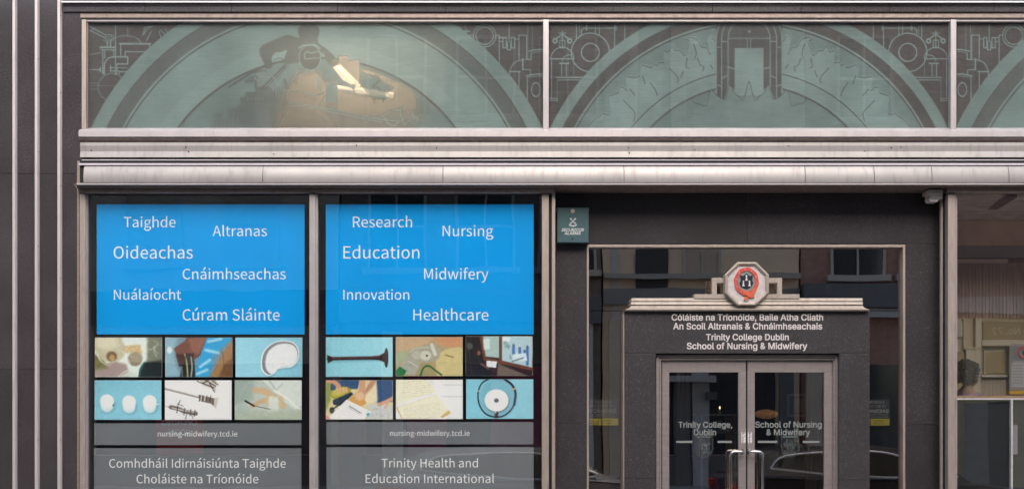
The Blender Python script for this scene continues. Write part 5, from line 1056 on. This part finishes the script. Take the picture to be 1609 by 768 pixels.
b2 = opp_building('dark brick building across the street with a magenta shop', 534, 948, brick_d, 12.6, [(x, x + 86, y0, y1) for x in (580, 720, 850) for y0, y1 in ((290, 420), (60, 180))], [(4.2, 4.9, .2, slate)])
b3 = opp_building('beige stucco building across the street facing the entrance', 950, 1266, beige, 12.4, [(1084, 1135, 300, 424), (1084, 1135, 70, 185)], [(4.7, 5.1, .12, mat('fascia grey', (.28, .26, .25), .6)), (5.36, 5.5, .2, mat('string grey', (.42, .38, .33), .6))])
b4 = opp_building('red brick sash windowed building across the street', 1268, 1490, brick_r, 12.7, [(1320, 1400, 300, 428), (1320, 1400, 60, 185), (1430, 1478, 300, 428)], [(4.6, 5.2, .35, slate), (4.35, 4.58, .25, lightb)])
b5 = opp_building('cream shopfronted building across the street numbered 72', 1492, 1900, brick_r, 12.3, [(1630, 1710, 300, 410), (1760, 1850, 300, 410)], [(4.4, 4.8, .3, lightb)])
b6 = opp_building('brown brick building far right across the street', 1902, 2800, brick_d, 12)
def opart(root, nm, a, b, y0, y1, d, m_, d0=.001):
    bm = B(); box(bm, OX(a), OX(b), OY + d0, OY + d, OZ(y1), OZ(y0)); return obj(nm, bm, m_, root)
opart(b3, 'recess_panel', 1003, 1055, 40, 470, .05, charcoal); opart(b3, 'wall_panel', 965, 975, 40, 600, .04, lightb)
for k, (r_, a, b, m_) in enumerate(((b1, 120, 520, charcoal), (b2, 545, 935, charcoal), (b3, 960, 1255, slate), (b4, 1275, 1480, charcoal))):
    opart(r_, 'shop_window', a + 30, b - 30, 570, 715, .03, mat('far pane', (.05, .055, .06), .08)); opart(r_, 'stall_riser', a, b, 717, 764, .06, m_); opart(r_, 'pilaster', a, a + 24, 500, 765, .12, beige2 if k != 1 else slate); opart(r_, 'pilaster', b - 24, b, 500, 765, .12, lightb if k == 1 else slate)
opart(b2, 'shop_panel', 640, 700, 575, 765, .09, magenta, .061); opart(b2, 'shop_panel', 770, 860, 575, 765, .09, magenta, .061)
opart(b2, 'pilaster', 600, 632, 520, 765, .13, beige2)
opart(b3, 'pilaster', 1092, 1118, 560, 768, .14, lightb); opart(b3, 'pilaster', 1063, 1090, 600, 768, .10, slate)
opart(b3, 'canopy', 1045, 1125, 590, 600, .5, lightb); opart(b3, 'lamp_bracket', 1112, 1128, 615, 627, .3, slate)
bn = thing('opening_banner', 'red opening soon banner across the street', 'banner', (OX(285), OY + .1, OZ(714)))
bm = B(); box(bm, OX(247), OX(320), OY + .13, OY + .15, OZ(714), OZ(657)); obj('sheet', bm, mat('banner red', (.85, .04, .05), .5), bn)
text('OPENING', F_GROT, 0, 0, 0, OY + .152, white, bn, face=1, world=(OX(255), OX(312), OZ(667)), off=.01); text('SOON', F_GROT, 0, 0, 0, OY + .152, white, bn, face=1, world=(OX(266), OX(300), OZ(684)), off=.01)
# cream shopfront, number 72
opart(b5, 'shopfront', 1494, 1700, 500, 766, .03, creamp)
for a, b, y0, y1, d_, m_ in ((1503, 1512, 506, 528, .05, lightb), (1543, 1640, 504, 532, .06, olive), (1540, 1640, 534, 542, .10, creamp), (1517, 1530, 545, 766, .12, creamp), (1530, 1540, 500, 766, .16, creamp), (1548, 1584, 552, 585, .05, olive), (1543, 1588, 588, 592, .09, lightb), (1503, 1514, 552, 620, .05, olive)):
    opart(b5, 'shop_panel', a, b, y0, y1, d_, m_, .031)
for k in range(14): opart(b5, 'beading', 1544 + k * 3.2, 1545.6 + k * 3.2, 594, 622, .06, lightb if k % 2 else creamp, .031)
opart(b5, 'notice_board', 1586, 1612, 540, 618, .2, slate, .161); opart(b5, 'notice_paper', 1588.5, 1609, 568, 608, .205, lightb, .201)
bm = B(); cx_, cz_ = OX(1603), OZ(555); tube(bm, [(cx_ + .15 * math.cos(a), OY + .21, cz_ + .15 * math.sin(a)) for a in np.linspace(0, 2 * math.pi, 21)], .02, 6, False); obj('notice_ring', bm, mat('sign red', (.55, .08, .05), .5), b5)
opart(b5, 'notice_foot', 1586, 1612, 609, 617, .206, mat('amber', (.6, .35, .05), .5), .2)
opart(b5, 'doorway', 1550, 1586, 632, 766, .18, charcoal, .161); opart(b5, 'pilaster', 1514, 1549, 634, 766, .22, mat('grey pilaster', (.30, .28, .27), .8, var=.15, vscale=3), .161)

# ================================================================== PARKED CARS (seen in the reflections)
def car(lb, xc, paint, rear=-1):
    t = thing('parked_car', lb, 'car', (xc, -5.2, -.11), 'cars parked along the street'); yc, h0 = -5.2, -.11
    side = smooth([(-2.2, .45), (-2.24, .75), (-2.15, .98), (-1.9, 1.02), (0, 1.0), (1.1, .97), (1.9, .86), (2.2, .68), (2.25, .45)], 4)
    bm = B(); rows_ = []
    for yy, ins, dz in ((-.84, .05, -.03), (-.90, 0, 0), (-.80, .03, .03), (0, 0, .05), (.80, .03, .03), (.90, 0, 0), (.84, .05, -.03)):
        rows_.append([bm.verts.new((xc + x * (1 - ins * .3), yc + yy, h0 + max(.3, z + (dz if z > .9 else 0)))) for x, z in side] + [bm.verts.new((xc + 2.2, yc + yy, h0 + .25)), bm.verts.new((xc - 2.2, yc + yy, h0 + .25))])
    nn = len(rows_[0])
    for a, b in zip(rows_, rows_[1:]):
        for i in range(nn): bm.faces.new((a[i], a[(i + 1) % nn], b[(i + 1) % nn], b[i]))
    bm.faces.new(rows_[0]); bm.faces.new(rows_[-1][::-1]); obj('body', fixn(bm), paint, t, smooth=True)
    gh = [(-2.0, 1.0), (-1.75, 1.32), (-1.3, 1.47), (-.3, 1.52), (.35, 1.46), (.8, 1.28), (1.25, .98)]
    bm = B(); ga = smooth(gh, 4); L_ = [bm.verts.new((xc + x, yc - .80 + .22 * (z - .98) / .54, h0 + z)) for x, z in ga]; R_ = [bm.verts.new((xc + x, yc + .80 - .22 * (z - .98) / .54, h0 + z)) for x, z in ga]
    bm.faces.new(L_); bm.faces.new(R_[::-1])
    for i in range(len(ga) - 1): bm.faces.new((L_[i], L_[i + 1], R_[i + 1], R_[i]))
    obj('roof', fixn(bm), paint, t, smooth=True)
    inn = [(-1.62, 1.16), (-1.35, 1.36), (-.3, 1.42), (.3, 1.37), (.72, 1.2), (1.02, 1.04), (-.2, 1.04)]
    for s_ in (-1, 1):
        def yy(z): return yc + s_ * (.80 - .22 * (z - .98) / .54)
        sm2 = smooth(inn + [inn[0]], 4)
        bm = B(); f_ = [bm.verts.new((xc + x, yy(z) + s_ * .008, h0 + z)) for x, z in sm2[:-1]]; g_b = [bm.verts.new((xc + x, yy(z) - s_ * .02, h0 + z)) for x, z in sm2[:-1]]
        bm.faces.new(f_); bm.faces.new(g_b[::-1])
        for i in range(len(f_)): bm.faces.new((f_[i], g_b[i], g_b[(i + 1) % len(f_)], f_[(i + 1) % len(f_)]))
        obj('side_window', fixn(bm), mat('car glass', (.02, .022, .025), .05), t)
        bm = B(); tube(bm, [(xc + x, yy(z) + s_ * .012, h0 + z) for x, z in sm2], .016, 6, False); obj('window_trim', bm, mat('chrome trim', (.9, .9, .92), .3, .4), t)
        bm = B(); box(bm, xc - .28, xc - .2, min(yy(1.2) + s_ * .005, yy(1.2) + s_ * .03), max(yy(1.2) + s_ * .005, yy(1.2) + s_ * .03), h0 + 1.04, h0 + 1.4); obj('pillar', bm, blackgap, t)
        bm = B(); ball(bm, (xc + .85, yc + s_ * .98, h0 + 1.05), .07, .1, .07, 2); obj('mirror', bm, paint, t, smooth=True)
        bm = B(); box(bm, xc - 2.26, xc - 1.85, min(yc + s_ * .70, yc + s_ * .905), max(yc + s_ * .70, yc + s_ * .905), h0 + .78, h0 + .93, .03); obj('tail_light', bm, mat('tail red', (.55, .02, .02), .2), t)
        bm = B(); box(bm, xc + 1.95, xc + 2.26, min(yc + s_ * .60, yc + s_ * .86), max(yc + s_ * .60, yc + s_ * .86), h0 + .62, h0 + .76, .03); obj('headlight', bm, mat('lamp glass', (.7, .7, .7), .15), t)
        for xw in (-1.35, 1.38):
            bm = B(); tube(bm, [(xc + xw, yc + s_ * .70, h0 + .33), (xc + xw, yc + s_ * .91, h0 + .33)], .33, 20); wh = obj('wheel', bm, mat('tyre', (.02, .02, .02), .9), t)
            bm = B(); tube(bm, [(xc + xw, yc + s_ * .88, h0 + .33), (xc + xw, yc + s_ * .92, h0 + .33)], .2, 16); obj('rim', bm, chrome, wh)
    bm = B(); box(bm, xc - 2.2, xc - 1.95, yc - .25, yc + .25, h0 + .5, h0 + .61); obj('number_plate', bm, lightb, t)
dkp = mat('dark grey car paint', (.06, .064, .078), .2, .4, coat=.8); slp = mat('silver car paint', (.35, .36, .38), .25, .5, coat=.8)
car('dark grey car parked opposite the doors', 5.55, dkp); car('silver grey car parked opposite the English posters', .25, slp); car('dark car parked far left opposite the fluted pier', -9.6, dkp)
print('objects', len(bpy.data.objects), 'tris~', sum(len(m.polygons) for m in bpy.data.meshes))
